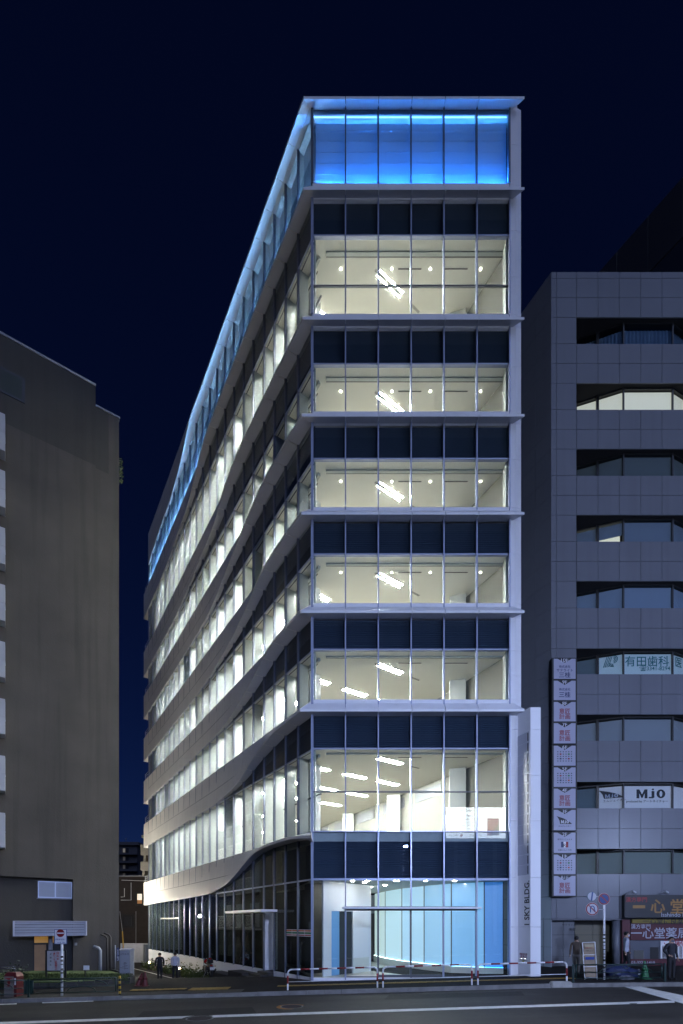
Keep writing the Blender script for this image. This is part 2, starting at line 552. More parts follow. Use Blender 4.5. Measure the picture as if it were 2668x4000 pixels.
# pale paving band along the foot of the facade
tag(grid(MB(), lin(-1.2, 8, 12), [19.42, 19.75], lambda x, y: gz(x, y) + .006).build('paving_band', M['pave_block']), kind='structure')
tag(grid(MB(), lin(-14, -3.6, 12), [17.42, 18.1], lambda x, y: gz(x, y) + .005).build('paving_band', M['pave_block']), kind='structure')

# manhole covers set in the road
def manhole(px, py, r, label, rim):
    Y = 14.0
    for _ in range(20): Y = (H - rz(PX(px, Y), Y)) * F / (py - HZ)
    x = PX(px, Y); z = rz(x, Y)
    t = empty('manhole_cover', (x, Y, z), label, 'manhole cover')
    MB().lathe((x, Y, z), [(r * 1.35, .002), (r * 1.35, .006), (r * 1.02, .007)], 28).build('surround', rim, t)
    MB().lathe((x, Y, z), [(r, .002), (r, .014), (r * .93, .014), (r * .93, .010)], 28).build('rim', M['alu_dark'], t)
    mb = MB()
    for k in range(-6, 7):
        hw = math.sqrt(max(.0, .80 - (k / 7) ** 2)) * r * .95
        mb.box(x - hw, x + hw, Y + k * r * .13 - r * .03, Y + k * r * .13 + r * .03, z + .004, z + .016)
    mb.lathe((x, Y, z), [(r * .92, .003), (r * .92, .011)], 28)
    mb.build('lid', mat('cast_iron', (.05, .04, .038), .5, .4), t)
manhole(1140, 3933, .34, 'round iron manhole cover ringed with orange paint in the road', M['orange_paint'])
manhole(780, 3980, .36, 'round iron manhole cover ringed with grey patched asphalt in the road', M['pave_block'])
# ------------------------------------------------------------------ the office block
YF = 20.0
def zf(py): return PZ(py, YF)
def xf(px): return PX(px, YF)
FRONT_X = [xf(p) for p in (1220, 1349.5, 1477, 1604.5, 1732, 1860, 1987.4)]
SIDE_PX = [1220, 1165, 1116, 1072, 1032, 990, 952, 914, 879, 848, 820, 792, 767, 743, 721, 700, 680, 662, 645, 629, 613, 597, 582]
SIDE_S = [side_hit(p, 3000)[0] for p in SIDE_PX]
SIDE_S[0] = 0.0
S_END = SIDE_S[-1]
B = Vector((FRONT_X[-1], YF, 0))
UR = Vector((309 - 1334, F, 0)).normalized()        # right party wall
COLX = xf(2035)
E_ = Vector((COLX - .1, YF, 0)) + UR * 25.0
D_ = SP(S_END, 0, 0)
office = empty('office_building', (3, 28, 0), 'white banded glass office block with glowing blue top storey on the street corner', 'office building')

# storeys: window top, window bottom, spandrel top, transom row (photo rows on the front plane)
STOREYS = [dict(t=2928, b=3247, st=2800, tr=3093), dict(t=2542, b=2736, st=2425), dict(t=2171, b=2361, st=2046),
           dict(t=1799, b=1988, st=1671), dict(t=1430, b=1616, st=1294), dict(t=929, b=1237, st=791, tr=1116)]
TOP = dict(t=445, b=730)
# canopies on the front: lip top, lip bottom (at the outer edge), soffit row at the glass, side overhang
PF = .42
CAN = [dict(k='C3', lt=2768, lb=2779, so=2797, ps=.62, up=2737), dict(k='C4', lt=2386, lb=2394, so=2417, ps=.60, up=2362),
       dict(k='C5', lt=2001, lb=2010, so=2037, ps=.58, up=1989), dict(k='C6', lt=1618, lb=1627, so=1660, ps=.55, up=1617),
       dict(k='C7', lt=1239, lb=1248, so=1283, ps=.53, up=1238), dict(k='C8', lt=732, lb=741, so=783, ps=.50, up=731),
       dict(k='RF', lt=378, lb=386, so=436, ps=.50, up=378)]
# lower edge of each ribbon on the side wall, photo pixels from the corner to the back
EDGE = {
 'C2': [(1216, 3274), (1131, 3279), (1069, 3297), (1029, 3312), (987, 3339), (952, 3377), (929, 3405), (909, 3428), (880, 3457), (840, 3481), (820, 3489), (764, 3502), (640, 3523), (561, 3536)],
 'C3': [(1171, 2779), (1069, 2862), (1031, 2906), (1002, 2944), (973, 2987), (954, 3020), (930, 3054), (902, 3087), (849, 3133), (816, 3156), (690, 3234), (561, 3312)],
 'C4': [(1172, 2394), (1112, 2459), (1064, 2517), (1036, 2560), (1007, 2612), (978, 2668), (957, 2707), (914, 2777), (882, 2824), (847, 2865), (787, 2927), (690, 3019), (561, 3140)],
 'C5': [(1177, 2009), (1117, 2089), (1069, 2160), (1026, 2230), (997, 2292), (969, 2358), (935, 2431), (906, 2491), (835, 2615), (762, 2722), (660, 2850), (561, 2975)],
 'C6': [(1178, 1626), (1121, 1720), (1072, 1806), (1021, 1900), (988, 1972), (954, 2053), (930, 2113), (897, 2194), (863, 2278), (844, 2329), (811, 2402), (739, 2526), (650, 2668), (561, 2810)],
 'C7': [(1182, 1247), (1126, 1364), (1072, 1469), (1028, 1560), (990, 1640), (952, 1716), (916, 1799), (879, 1897), (863, 1950), (844, 2022), (811, 2110), (758, 2236), (696, 2385), (630, 2513), (561, 2646)],
 'C8': [(1186, 742), (1129, 885), (1080, 1004), (1034, 1114), (994, 1217), (956, 1311), (918, 1405), (882, 1495), (849, 1578), (820, 1656), (793, 1732), (730, 1980), (682, 2118), (641, 2230), (561, 2419)],
 'RF': [(1186, 386), (1129, 546), (1080, 686), (1034, 815), (994, 930), (956, 1036), (898, 1196), (840, 1358), (785, 1512), (740, 1640), (715, 1760), (690, 1860), (662, 1958), (630, 2048), (579, 2206)]}
TRANS = {'C2': (1131, 764), 'C3': (1085, 816), 'C4': (1075, 787), 'C5': (1075, 763), 'C6': (1040, 739), 'C7': (952, 696), 'C8': (840, 660), 'RF': (760, 650)}
def sstep(a, b, x):
    t = min(1, max(0, (x - a) / (b - a))); return t * t * (3 - 2 * t)

# --- front glazing
def pane(x0, x1, z0, z1, m, name='glass_pane', y=20.0):
    return abox(name, m, office, x0 + .03, x1 - .03, y, y + .012, z0, z1)
def louvre_panel(x0, x1, z0, z1, y=20.11):
    n = max(4, int((z1 - z0) / .075))
    v, f = [], []
    for i in range(n):
        za, zb = z0 + (z1 - z0) * i / n, z0 + (z1 - z0) * (i + 1) / n
        b = len(v)
        zm = za + (zb - za) * .72
        v += [(x0, y - .035, za), (x1, y - .035, za), (x1, y + .02, zm), (x0, y + .02, zm), (x0, y - .035, zb), (x1, y - .035, zb)]
        f += [(b, b + 1, b + 2, b + 3), (b + 3, b + 2, b + 5, b + 4)]
    b = len(v)
    v += [(x0, y + .06, z0), (x1, y + .06, z0), (x1, y + .06, z1), (x0, y + .06, z1)]
    f += [(b, b + 1, b + 2, b + 3), (0, 1, b + 1, b), (len(v) - 6, len(v) - 5, b + 2, b + 3)]
    return obj('louvre', v, f, M['louvre'], office)
def transom(z, h=.05, y0=19.93, m='alu', x0=None, x1=None):
    return abox('transom', M[m], office, (x0 if x0 is not None else FRONT_X[0]) + .02, (x1 if x1 is not None else FRONT_X[-1]) - .02, y0, 20.06, z - h / 2, z + h / 2)
for st in STOREYS:
    zt, zb, zs = zf(st['t']), zf(st['b']), zf(st['st'])
    for a, b in zip(FRONT_X, FRONT_X[1:]):
        pane(a, b, zb, zt, M['glass'])
        pane(a, b, zt + .04, zs, M['glass_dark'], 'spandrel_pane')
        louvre_panel(a + .035, b - .035, zt + .02, zs + .08)
    transom(zt + .02, .055)
    transom(zb - .02, .045)
    if 'tr' in st: transom(zf(st['tr']), .05, 19.985, 'alu_dark')
for a, b in zip(FRONT_X, FRONT_X[1:]):              # louvred band between lobby and second storey
    pane(a, b, zf(3432), zf(3252), M['glass_dark'], 'spandrel_pane')
    louvre_panel(a + .035, b - .035, zf(3433), zf(3250))
for a, b in zip(FRONT_X, FRONT_X[1:]):
    pane(a, b, zf(TOP['b']), zf(TOP['t']), M['glass'])
transom(zf(3435), .09)
transom(zf(441), .05, m='alu_dark')
# vertical mullions of the front
for i, x in enumerate(FRONT_X):
    w = .050 if i == 0 else .026
    lo = -.12 if i in (0, 1, 6) else zf(3546)
    for j, (z0, z1) in enumerate([(lo, zf(2795)), (zf(2767), zf(2415)), (zf(2384), zf(2035)), (zf(1999), zf(1658)), (zf(1617), zf(1281)), (zf(1238), zf(781)), (zf(731), zf(436))]):
        m = M['alu_dark'] if j == 6 else M['alu']
        abox('mullion', m, office, x - w, x + w, 19.86, 20.05, z0, z1)

# --- white column beside the glazing, in stacked panels
segs = [-.15, zf(3621), zf(3428), zf(3206), zf(3030), zf(2851), zf(2797), zf(2737), zf(2640), zf(2545), zf(2417), zf(2361), zf(2166), zf(2037), zf(1988), zf(1800), zf(1660), zf(1616), zf(1440), zf(1283), zf(1237), zf(1090), zf(910), zf(783), zf(731), zf(575), zf(430)]
for z0, z1 in zip(segs, segs[1:]):
    if z1 - z0 < .1: continue
    abox('column_panel', M['panel'], office, B.x + .03, xf(2012), 19.93, 20.25, z0 + .006, z1 - .006)
    MB().hexa([(xf(2012) + .004, 19.93, z0 + .006), (COLX, 20.0, z0 + .006), (COLX - .12, 20.25, z0 + .006), (xf(2012), 20.25, z0 + .006),
               (xf(2012) + .004, 19.93, z1 - .006), (COLX, 20.0, z1 - .006), (COLX - .12, 20.25, z1 - .006), (xf(2012), 20.25, z1 - .006)]).build('column_panel', M['panel'], office)

# --- canopies along the front, one panel per bay, and the ribbons along the side
def ribbon(key):
    """list of (s, offset, z_bottom) samples of the ribbon's lower edge"""
    c = next((c for c in CAN if c['k'] == key), None)
    p = c['ps'] if c else .55
    xa, xb = TRANS[key]
    pts = []
    for px, py in EDGE[key]:
        o = p * (1 - sstep(0, 1, (xa - px) / (xa - xb))) + .075 * sstep(0, 1, (xa - px) / (xa - xb))
        s, z = side_hit(px, py, o)
        pts.append((s, o, z))
    return pts
def smooth_sample(pts, s):
    ss = [p[0] for p in pts]
    if s <= ss[0]: return pts[0][1], pts[0][2]
    if s >= ss[-1]: return pts[-1][1], pts[-1][2]
    i = max(k for k in range(len(ss) - 1) if ss[k] <= s)
    h = ss[i + 1] - ss[i]
    t = (s - ss[i]) / h
    out = []
    for c in (1, 2):
        def slope(k):
            if k <= 0: return (pts[1][c] - pts[0][c]) / (ss[1] - ss[0])
            if k >= len(ss) - 1: return (pts[-1][c] - pts[-2][c]) / (ss[-1] - ss[-2])
            return (pts[k + 1][c] - pts[k - 1][c]) / (ss[k + 1] - ss[k - 1])
        m0, m1 = slope(i) * h, slope(i + 1) * h
        out.append((2 * t ** 3 - 3 * t * t + 1) * pts[i][c] + (t ** 3 - 2 * t * t + t) * m0 + (-2 * t ** 3 + 3 * t * t) * pts[i + 1][c] + (t ** 3 - t * t) * m1)
    return out[0], out[1]
RIB = {k: ribbon(k) for k in EDGE}
SILL = {'C2': zf(3247), 'C3': zf(2736), 'C4': zf(2361), 'C5': zf(1988), 'C6': zf(1616), 'C7': zf(1237), 'C8': zf(730), 'RF': None}
LIP = .10
def front_canopy(c):
    zl = PZ(c['lb'], YF - PF)
    zt = zl + LIP
    zi = zf(c['so'])
    zu = max(zf(c['up']), zt + .004) if c['k'] != 'RF' else zi + .12
    yo = YF - PF
    xo, _ = None, None
    # mitred outer corner with the side ribbon
    t = (yo - 20 - NS.y * c['ps']) / US.y
    xc = A.x + NS.x * c['ps'] + US.x * t
    xs = [xc] + FRONT_X[1:6] + [COLX]
    for i in range(6):
        xa, xb = xs[i] + (.012 if i else 0), xs[i + 1] - .012
        ia = FRONT_X[0] + .004 if i == 0 else xa
        ib = xf(1991) if i == 5 else xb
        v = [(xa, yo, zl), (xb, yo, zl), (ib, 20.02, zi), (ia, 20.02, zi), (xa, yo, zt), (xb, yo, zt), (ib, 20.02, zu - .01), (ia, 20.02, zu - .01)]
        obj('canopy_panel', v, [(3, 2, 1, 0), (4, 5, 6, 7), (0, 1, 5, 4), (1, 2, 6, 5), (2, 3, 7, 6), (3, 0, 4, 7)], [M['panel'], M['panel'] if c['k'] == 'RF' else M['soffit']], office, midx=[1, 0, 0, 0, 0, 0])  # roof soffit takes the paler panel to show more blue light
    if zu - zt > .05 and c['k'] != 'RF':                                # upstand between canopy and window sill
        for a, b in ((0, 2), (2, 4), (4, 6)):
            abox('upstand_panel', M['panel'], office, FRONT_X[a] + .008, FRONT_X[b] - .008, 19.90, 20.02, zt - .03, zu)
    return zl, zt, zi, zu
CZ = {c['k']: front_canopy(c) for c in CAN}

RIB_FN = {}
def side_ribbon(key):
    pts = RIB[key]
    c = next((c for c in CAN if c['k'] == key), None)
    xa, xb = TRANS[key]
    sa, sb = side_hit(xa, 3000)[0], side_hit(xb, 3000)[0]
    if c:
        zl, zt, zi, zu = CZ[key]
    else:
        zl = pts[0][2]; zt = zl + .12; zi = zl; zu = SILL['C2']
    s0, send = pts[0][0], pts[-1][0]
    p0 = pts[0][1]
    ztop_end = SILL[key] if SILL[key] is not None else PZ(2086, 43.9)
    def ztop(s):
        t = sstep(0, 1, (s - s0 - .5) / max(.1, (sa - s0) + .35 * (sb - sa) - .5))
        if key == 'RF':
            t = sstep(sa - 3, sb + 1, s)
        z = zt + (ztop_end - zt) * t
        return z
    RIB_FN[key] = (lambda s: smooth_sample(pts, s)[1])
    tops = []
    if key == 'RF':                                  # parapet top: a straight line in the photograph
        for px in range(1186, 570, -20):
            o_ = p0 * (1 - sstep(0, 1, (xa - px) / (xa - xb))) + .075 * sstep(0, 1, (xa - px) / (xa - xb))
            tops.append(side_hit(px, 378 + (1186 - px) * (2086 - 378) / (1186 - 579), o_))
    def rf_top(s): return interp(s, tops)
    # panel boundaries: mitre, every mullion, back end.  Each panel is a twisted slab: a canopy near the
    # corner (lower edge far out), a flush fascia further back (lower edge close to the glass)
    cuts = [s0] + [s for i, s in enumerate(SIDE_S) if i >= 1 and s < send - .5] + [send]
    for i in range(len(cuts) - 1):
        a, b = cuts[i] + (.010 if i else 0), cuts[i + 1] - .010
        n = 4
        v, f, mi = [], [], []
        for s in lin(a, b, n):
            o, z = smooth_sample(pts, s)
            k = sstep(sa, sb, s)
            zs_ = SILL[key] if SILL[key] is not None else zt
            z = min(z, zs_ - .05) if key != 'RF' else z
            zin = z + (zi - zl) * (1 - sstep(0, 1, (s - s0) / max(.1, sb - s0)))
            si = max(s, -.02) if i == 0 else s
            lip = LIP * (1 - k) + .012
            top = SP(si, .035, zs_ - .012) if key != 'RF' else SP(s, o + .002, max(rf_top(s), z + lip + .01))
            back = SP(si, -.03, zs_ - .014) if key != 'RF' else SP(si, -.03, max(rf_top(s), z + lip + .01) - .004)
            v += [SP(s, o, z), SP(s, o + .001, (min(z + lip, zs_ - .02) if key != 'RF' else z + lip)), top, back, SP(si, -.03, zin)]
        for j in range(n):
            p, q = j * 5, (j + 1) * 5
            f += [(p, p + 1, q + 1, q), (p + 1, p + 2, q + 2, q + 1), (p + 2, p + 3, q + 3, q + 2), (p + 4, p, q, q + 4), (p + 3, p + 4, q + 4, q + 3)]
            mi += [0, 0, 0, 1, 1]
        f += [(0, 4, 3, 2, 1), (n * 5, n * 5 + 1, n * 5 + 2, n * 5 + 3, n * 5 + 4)]
        mi += [0, 0]
        obj('ribbon_panel', v, f, [M['fascia'], M['panel'] if key == 'RF' else M['soffit']], office, midx=mi)  # roof soffit in the paler panel colour, to carry more glow
    # horizontal joint on the tall part of the ribbon: a shallow dark groove strip
    v = []
    if key != 'RF':
        zm = ztop_end - .52 * (ztop_end - pts[-1][2])
        for s in lin(s0, send, 60):
            o, z = smooth_sample(pts, s)
            if zm - z < .06: continue
            t = (ztop_end - zm) / (ztop_end - z)
            oo = .035 + (o - .035) * t + .006
            v += [SP(s, oo, zm - .010), SP(s, oo, zm + .010)]
    if len(v) > 3:
        obj('ribbon_joint', v, [(2 * i, 2 * i + 2, 2 * i + 3, 2 * i + 1) for i in range(len(v) // 2 - 1)], M['panel_seam'], office)
    # balcony slab behind the back corner
    if key != 'RF':
        zb_, zt_ = pts[-1][2], ztop_end
        mb = MB()
        o = pts[-1][1]
        q = [SP(S_END + .02, o - .01, 0), SP(send - .006, o - .01, 0), SP(send - .006, -1.7, 0), SP(S_END + .02, -1.7, 0)]
        mb.prism([(p.x, p.y) for p in q], zb_ + .004, zt_ - .03)
        mb.build('rear_balcony', M['fascia'], office)
        rail = MB()
        for dz in (.18, .38, .58):
            rail.tube([SP(S_END + .1, -.05, zt_ + dz), SP(send - .15, -.05, zt_ + dz), SP(send - .15, -1.6, zt_ + dz)], .018, 6)
        rail.tube([SP(send - .15, -.05, zt_ - .03), SP(send - .15, -.05, zt_ + .6)], .03, 6)
        rail.build('balcony_rail', M['steel'], office)
for k in ('C2', 'C3', 'C4', 'C5', 'C6', 'C7', 'C8', 'RF'):
    side_ribbon(k)

# --- side glazing
BANDS = [('C2', 'C3', STOREYS[0]), ('C3', 'C4', STOREYS[1]), ('C4', 'C5', STOREYS[2]), ('C5', 'C6', STOREYS[3]), ('C6', 'C7', STOREYS[4]), ('C7', 'C8', STOREYS[5])]
def side_box(name, m, s0, s1, w0, w1, z0, z1):
    p = [SP(s0, w0, 0), SP(s1, w0, 0), SP(s1, w1, 0), SP(s0, w1, 0)]
    return MB().prism([(q.x, q.y) for q in p], z0, z1).build(name, m, office)
for i, (a, b) in enumerate(zip(SIDE_S, SIDE_S[1:])):
    for (klow, kup, st) in BANDS:
        zt, zb = zf(st['t']), zf(st['b'])
        side_box('glass_pane', M['glass'], a + .025, b - .025, -.015, -.003, zb, zt)
        zs = max(RIB_FN[kup](a), RIB_FN[kup](b)) + .12
        if zs > zt + .2:
            zs = min(zs, zf(st['st']) + .25)
            side_box('spandrel_pane', M['glass_dark'], a + .025, b - .025, -.015, -.003, zt + .02, zs)
            side_box('spandrel_board', M['louvre_flat'], a + .02, b - .02, -.16, -.12, zt, zs)
    side_box('glass_pane', M['glass'], a + .025, b - .025, -.015, -.003, zf(730), zf(441))
for i, s in enumerate(SIDE_S):
    if i == 0: continue
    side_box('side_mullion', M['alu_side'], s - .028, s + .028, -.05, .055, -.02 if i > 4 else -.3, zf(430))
for (klow, kup, st) in BANDS:
    side_box('side_transom', M['alu'], .06, S_END, -.03, .02, zf(st['t']) - .01, zf(st['t']) + .03)
    if 'tr' in st: side_box('side_transom', M['alu_dark'], .06, S_END, -.50, -.44, zf(st['tr']) - .025, zf(st['tr']) + .025)

# --- floors, ceilings, walls inside
foot = [(A.x + .05, 20.03), (COLX - .15, 20.03), (E_.x, E_.y), (D_.x + .03, D_.y)]
def slab(name, z0, z1, m, poly=None):
    return MB().prism(poly or foot, z0, z1).build(name, m, office)
for n, st in enumerate(STOREYS):
    zt, zb = zf(st['t']), zf(st['b'])
    slab('ceiling', zt + .01, zt + .05, M['in_ceiling'])
    slab('floor_slab', zb - .42, zb - .05, M['in_floor'])
slab('roof_slab', zf(730) - .45, zf(730) - .13, M['in_white'])
slab('roof_deck', zf(425), zf(400), M['panel'])
# white walls along the party side and the back
q0 = Vector((COLX - .30, 20.10, 0)); q1 = q0 + UR * 25
t_ = Vector((.2, .1, 0))
mb = MB().prism([(q0.x, q0.y), (q0.x + .2, q0.y), (q1.x + .2, q1.y), (q1.x, q1.y)], zf(3432), zf(400))
mb.build('party_wall', M['party'], office)
MB().prism([(D_.x + .1, D_.y - .15), (E_.x, E_.y - .15), (E_.x, E_.y + .1), (D_.x + .1, D_.y + .1)], -1.3, zf(400)).build('back_wall', M['in_white'], office)
# dark high windows in the party wall (seen on the lower office floors), one by one
for st in STOREYS[:2]:
    for k in range(6):
        p = q0 + UR * (4.5 + k * 3.1); p2 = p + UR * 2.1
        nrm = Vector((-UR.y, UR.x, 0)) * .03
        z0, z1 = zf(st['t']) - .75, zf(st['t']) - .18
        fr = MB().hexa([tuple(p + Vector((0, 0, z0))), tuple(p2 + Vector((0, 0, z0))), tuple(p2 + nrm + Vector((0, 0, z0))), tuple(p + nrm + Vector((0, 0, z0))),
                        tuple(p + Vector((0, 0, z1))), tuple(p2 + Vector((0, 0, z1))), tuple(p2 + nrm + Vector((0, 0, z1))), tuple(p + nrm + Vector((0, 0, z1)))])
        fr.build('inner_window', M['alu_dark'], office)
# columns: along the party wall and behind the side glazing
for st in STOREYS:
    zt, zb = zf(st['t']), zf(st['b'])
    for k in range(5):
        c = q0 + UR * (3.0 + k * 5.2) + Vector((-UR.y, UR.x, 0)) * .35
        MB().prism([(c.x - .35, c.y - .1), (c.x + .35, c.y - .3), (c.x + .45, c.y + .3), (c.x - .25, c.y + .5)], zb - .1, zt + .005).build('inner_column', M['in_column'], office)
    for k in (1, 4, 7, 10, 13, 16, 19):
        s = (SIDE_S[k] + SIDE_S[k + 1]) / 2
        side_box('inner_column', M['in_column'], s - .24, s + .24, -1.35, -.80, zb - .1, zt + .005)
# white reveals between outer glass and room, one fin per mullion and storey
for st in STOREYS:
    zt, zb = zf(st['t']), zf(st['b'])
    for i, s in enumerate(SIDE_S):
        if i == 0: continue
        side_box('window_fin', M['in_reveal'], s - .045, s + .045, -.48, -.045, zb - .04, zt + .004)
    side_box('blind_box', M['in_reveal'], .3, S_END - .05, -.58, -.48, zt - .13, zt + .004)
    abox('blind_box', M['in_reveal'], office, FRONT_X[0] + .55, FRONT_X[-1] - .05, 20.40, 20.52, zt - .05, zt + .006)
    abox('blind_slot', M['slot'], office, FRONT_X[0] + .55, FRONT_X[-1] - .05, 20.53, 20.60, zt - .004, zt + .008)
    abox('window_jamb', M['in_reveal'], office, FRONT_X[0] + .07, FRONT_X[0] + .13, 20.06, 20.45, zb - .04, zt + .004)
    abox('window_jamb', M['in_reveal'], office, FRONT_X[-1] - .10, FRONT_X[-1] - .04, 20.06, 20.45, zb - .04, zt + .004)
    side_box('window_sill', M['in_reveal'], .1, S_END - .05, -.55, -.03, zb - .045, zb - .012)
    abox('window_sill', M['in_reveal'], office, FRONT_X[0] + .1, FRONT_X[-1] - .05, 20.03, 20.45, zb - .045, zb - .012)
# roller blinds part way down in some bays of the side
rb = random.Random(3)
for st in STOREYS:
    zt, zb = zf(st['t']), zf(st['b'])
    for i in range(2, 22):
        if rb.random() < .08:
            d = rb.choice((.35, .6, 1.0))
            side_box('roller_blind', M['blind'], SIDE_S[i] + .06, SIDE_S[i + 1] - .06, -.545, -.535, zt - (zt - zb) * d + .02, zt)

# ceiling lights: pairs of tubes set square to the side wall, laid out as in the photograph
def light_mesh():
    mb = MB()
    L = 1.36
    for y in (-.10, .10): mb.box(0, L, y - .022, y + .022, -.012, .0, 0)
    for y in (-.10, .10):
        mb.box(.03, L - .03, y - .011, y + .011, -.165, -.143, 1)
        for x in (.1, L - .13): mb.box(x, x + .03, y - .008, y + .008, -.14, -.012, 0)
    return mb
lt = light_mesh().build('ceiling_light', [M['in_ceiling'], M['tube']]); light_me = lt.data; bpy.data.objects.remove(lt)
vent_mb = MB().box(0, .55, -.06, .06, -.012, 0, 0)
for k in range(5): vent_mb.box(.02, .53, -.05 + k * .022, -.042 + k * .022, -.018, -.012, 1)
vt = vent_mb.build('air_vent', [M['steel'], M['slot']]); vent_me = vt.data; bpy.data.objects.remove(vt)
ang = math.atan2(-NS.y, -NS.x)
def inside(p):
    # right of the side wall and left of the party wall
    d = (p.x - q0.x) * UR.y - (p.y - q0.y) * UR.x
    return d < -.35 and p.y > 20.55
for n, st in enumerate(STOREYS):
    zc = zf(st['t']) + .005
    for r in range(11):
        s = -.68 + r * 2.64
        for w in (1.42, 3.58, 5.65, 8.3, 10.4):
            if r % 2 == 0 and w == 1.42 and r < 2: continue
            p0, p1 = SP(s, -w, zc), SP(s, -w - 1.36, zc)
            if not (inside(p0) and inside(p1)) or p1.y > 41: continue
            o = bpy.data.objects.new('ceiling_light', light_me); COL.objects.link(o); o.parent = office
            o.location = p0 - org(office); o.rotation_euler = (0, 0, ang)
        for w in (3.0, 5.08):
            p0 = SP(s, -w, zc)
            if inside(p0) and inside(SP(s, -w - .6, zc)) and p0.y < 34 and n < 6:
                o = bpy.data.objects.new('air_vent', vent_me); COL.objects.link(o); o.parent = office
                o.location = p0 - org(office); o.rotation_euler = (0, 0, ang)
    # slot diffusers and small downlights by the front window
    for px in (1555, 1735):
        x = PX(px, 21.0)
        abox('slot_diffuser', M['slot'], office, x, x + 1.0, 20.93, 20.97, zc - .012, zc)
    for px in (1331, 1530, 1680, 1876):
        x = PX(px, 21.0)
        MB().lathe((x, 20.95, zc - .02), [(.024, 0), (.024, .02)], 12).build('downlight', M['downlight'] if n >= 2 else M['in_ceiling'], office)
    s_ = MB()
    a_, b_ = SP(.75, -.72, zc), SP(2.1, -.70, zc)
    d_ = (b_ - a_).normalized(); pz = Vector((-d_.y, d_.x, 0)) * .02
    s_.hexa([a_ - pz - Vector((0, 0, .012)), b_ - pz - Vector((0, 0, .012)), b_ + pz - Vector((0, 0, .012)), a_ + pz - Vector((0, 0, .012)), a_ - pz, b_ - pz, b_ + pz, a_ + pz])
    s_.build('slot_diffuser', M['slot'], office)
# --- glowing top storey: inner wall tinted blue to deepen its glow, washed by LED strips at its foot and head
zb, zt = zf(730), zf(445)
zf0 = zb + .02
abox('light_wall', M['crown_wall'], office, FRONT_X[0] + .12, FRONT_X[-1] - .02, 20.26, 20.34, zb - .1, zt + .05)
for k in range(1, 7):
    z = zb + (zt - zb) * k / 6.6
    abox('light_catch_ledge', M['crown_wall'], office, FRONT_X[0] + .13, FRONT_X[-1] - .03, 20.257, 20.262, z - .003, z + .003)  # thin trim added along the seams to catch the LED light
abox('light_trough', M['in_white'], office, FRONT_X[0] + .05, FRONT_X[-1] - .02, 20.04, 20.28, zb - .12, zb - .05)
for a, b in zip(FRONT_X, FRONT_X[1:]):
    abox('led_strip', M['led_blue'], office, a + .30, b - .30, 20.10, 20.15, zb - .05, zb - .01)
    abox('led_strip', M['led_top'], office, a + .06, b - .06, 20.07, 20.10, zt - .004, zt + .011)
slab('cove_ceiling', zt + .012, zt + .05, M['in_white'], [(A.x + .05, 20.03), (COLX - .15, 20.03), (COLX - .3, 20.36), (A.x + .2, 20.36)])
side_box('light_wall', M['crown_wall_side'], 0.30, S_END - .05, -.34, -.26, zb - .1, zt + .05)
side_box('light_trough', M['in_white'], .1, S_END - .05, -.28, -.05, zb - .12, zb - .05)
side_box('cove_ceiling', M['in_white'], .3, S_END - .05, -.32, -.02, zt + .012, zt + .05)
M['led_side'] = mat('ice_blue_led_strip', (.5, .5, .5), .4, emit=(.24, .52, 1.0), estr=230.0)
for a, b in zip(SIDE_S, SIDE_S[1:]):
    side_box('led_strip', M['led_side'], a + .06, b - .06, -.20, -.08, zb - .05, zb - .01)
for i, s in enumerate(SIDE_S):
    if i: side_box('window_fin', M['in_reveal'], s - .02, s + .02, -.26, -.05, zb, zt + .01)
# plant screen on the roof, set back
MB().prism([(A.x + 2.2, 24), (5.2, 24), (-4, 39), (-13, 39)], zf(402), zf(402) + 2.2).build('roof_screen', M['alu_dark'], office)

# --- lobby
zc = zf(3439)
lob = [(A.x + .06, 20.03), (COLX - .15, 20.03), (2.0, 31.5), (-.2, 31.5), (.2, 24.0)]
MB().prism([(A.x + .06, 20.03), (COLX - .16, 20.03), (E_.x + 4, 32), (-4.5, 32)], zc + .01, zc + .05).build('lobby_ceiling', M['in_white'], office)
M['lobby_floor'] = mat('lobby_floor_stone', (.62, .58, .50), .25, var=.05, scale=1.5)
MB().prism([(A.x + .06, 19.98), (COLX - .16, 19.98), (E_.x + 4, 32), (-4.5, 32)], -.2, .045).build('lobby_floor', M['lobby_floor'], office)
M['lobby_wall'] = mat('lobby_wall_white', (.74, .75, .80), .45)
M['lobby_blue'] = mat('lobby_blue_panel', (.16, .38, .70), .4)
L0, L1 = Vector((-.62, 20.30, 0)), Vector((1.27, 22.5, 0))
ld = (L1 - L0).normalized(); ln = Vector((ld.y, -ld.x, 0))
def wall_piece(name, m, t0, t1, z0, z1, th=.08, off=0):
    a, b = L0 + ld * t0 + ln * off, L0 + ld * t1 + ln * off
    c, d = b - ln * th, a - ln * th
    return MB().prism([(a.x, a.y), (b.x, b.y), (c.x, c.y), (d.x, d.y)], z0, z1).build(name, m, office)
LL = (L1 - L0).length
def t_at(px):   # along the lobby wall for a photo column
    rx = (px - 1334) / F
    return (rx * L0.y - L0.x) / (ld.x - rx * ld.y)
ta, tb, tc_ = t_at(1295), t_at(1327), t_at(1379)
zd = PZ(3560, 21.3)
wall_piece('lobby_wall', M['lobby_wall'], -.2, ta, .05, zc)
wall_piece('lobby_wall', M['lobby_wall'], ta, tc_, zd, zc)
wall_piece('lobby_wall', M['lobby_wall'], tc_, LL, .05, zc)
wall_piece('lobby_panel', M['lobby_blue'], ta + .01, tb, .05, zd - .005, .05, -.02)
wall_piece('lobby_doorway_shade', M['black'], tb + .01, tc_ - .01, .05, zd - .005, .04, -.06)  # black slab stands in for the shade in the open door
wall_piece('wall_base', M['in_column'], tc_ + .01, LL - .002, .046, .72, .02, .014)
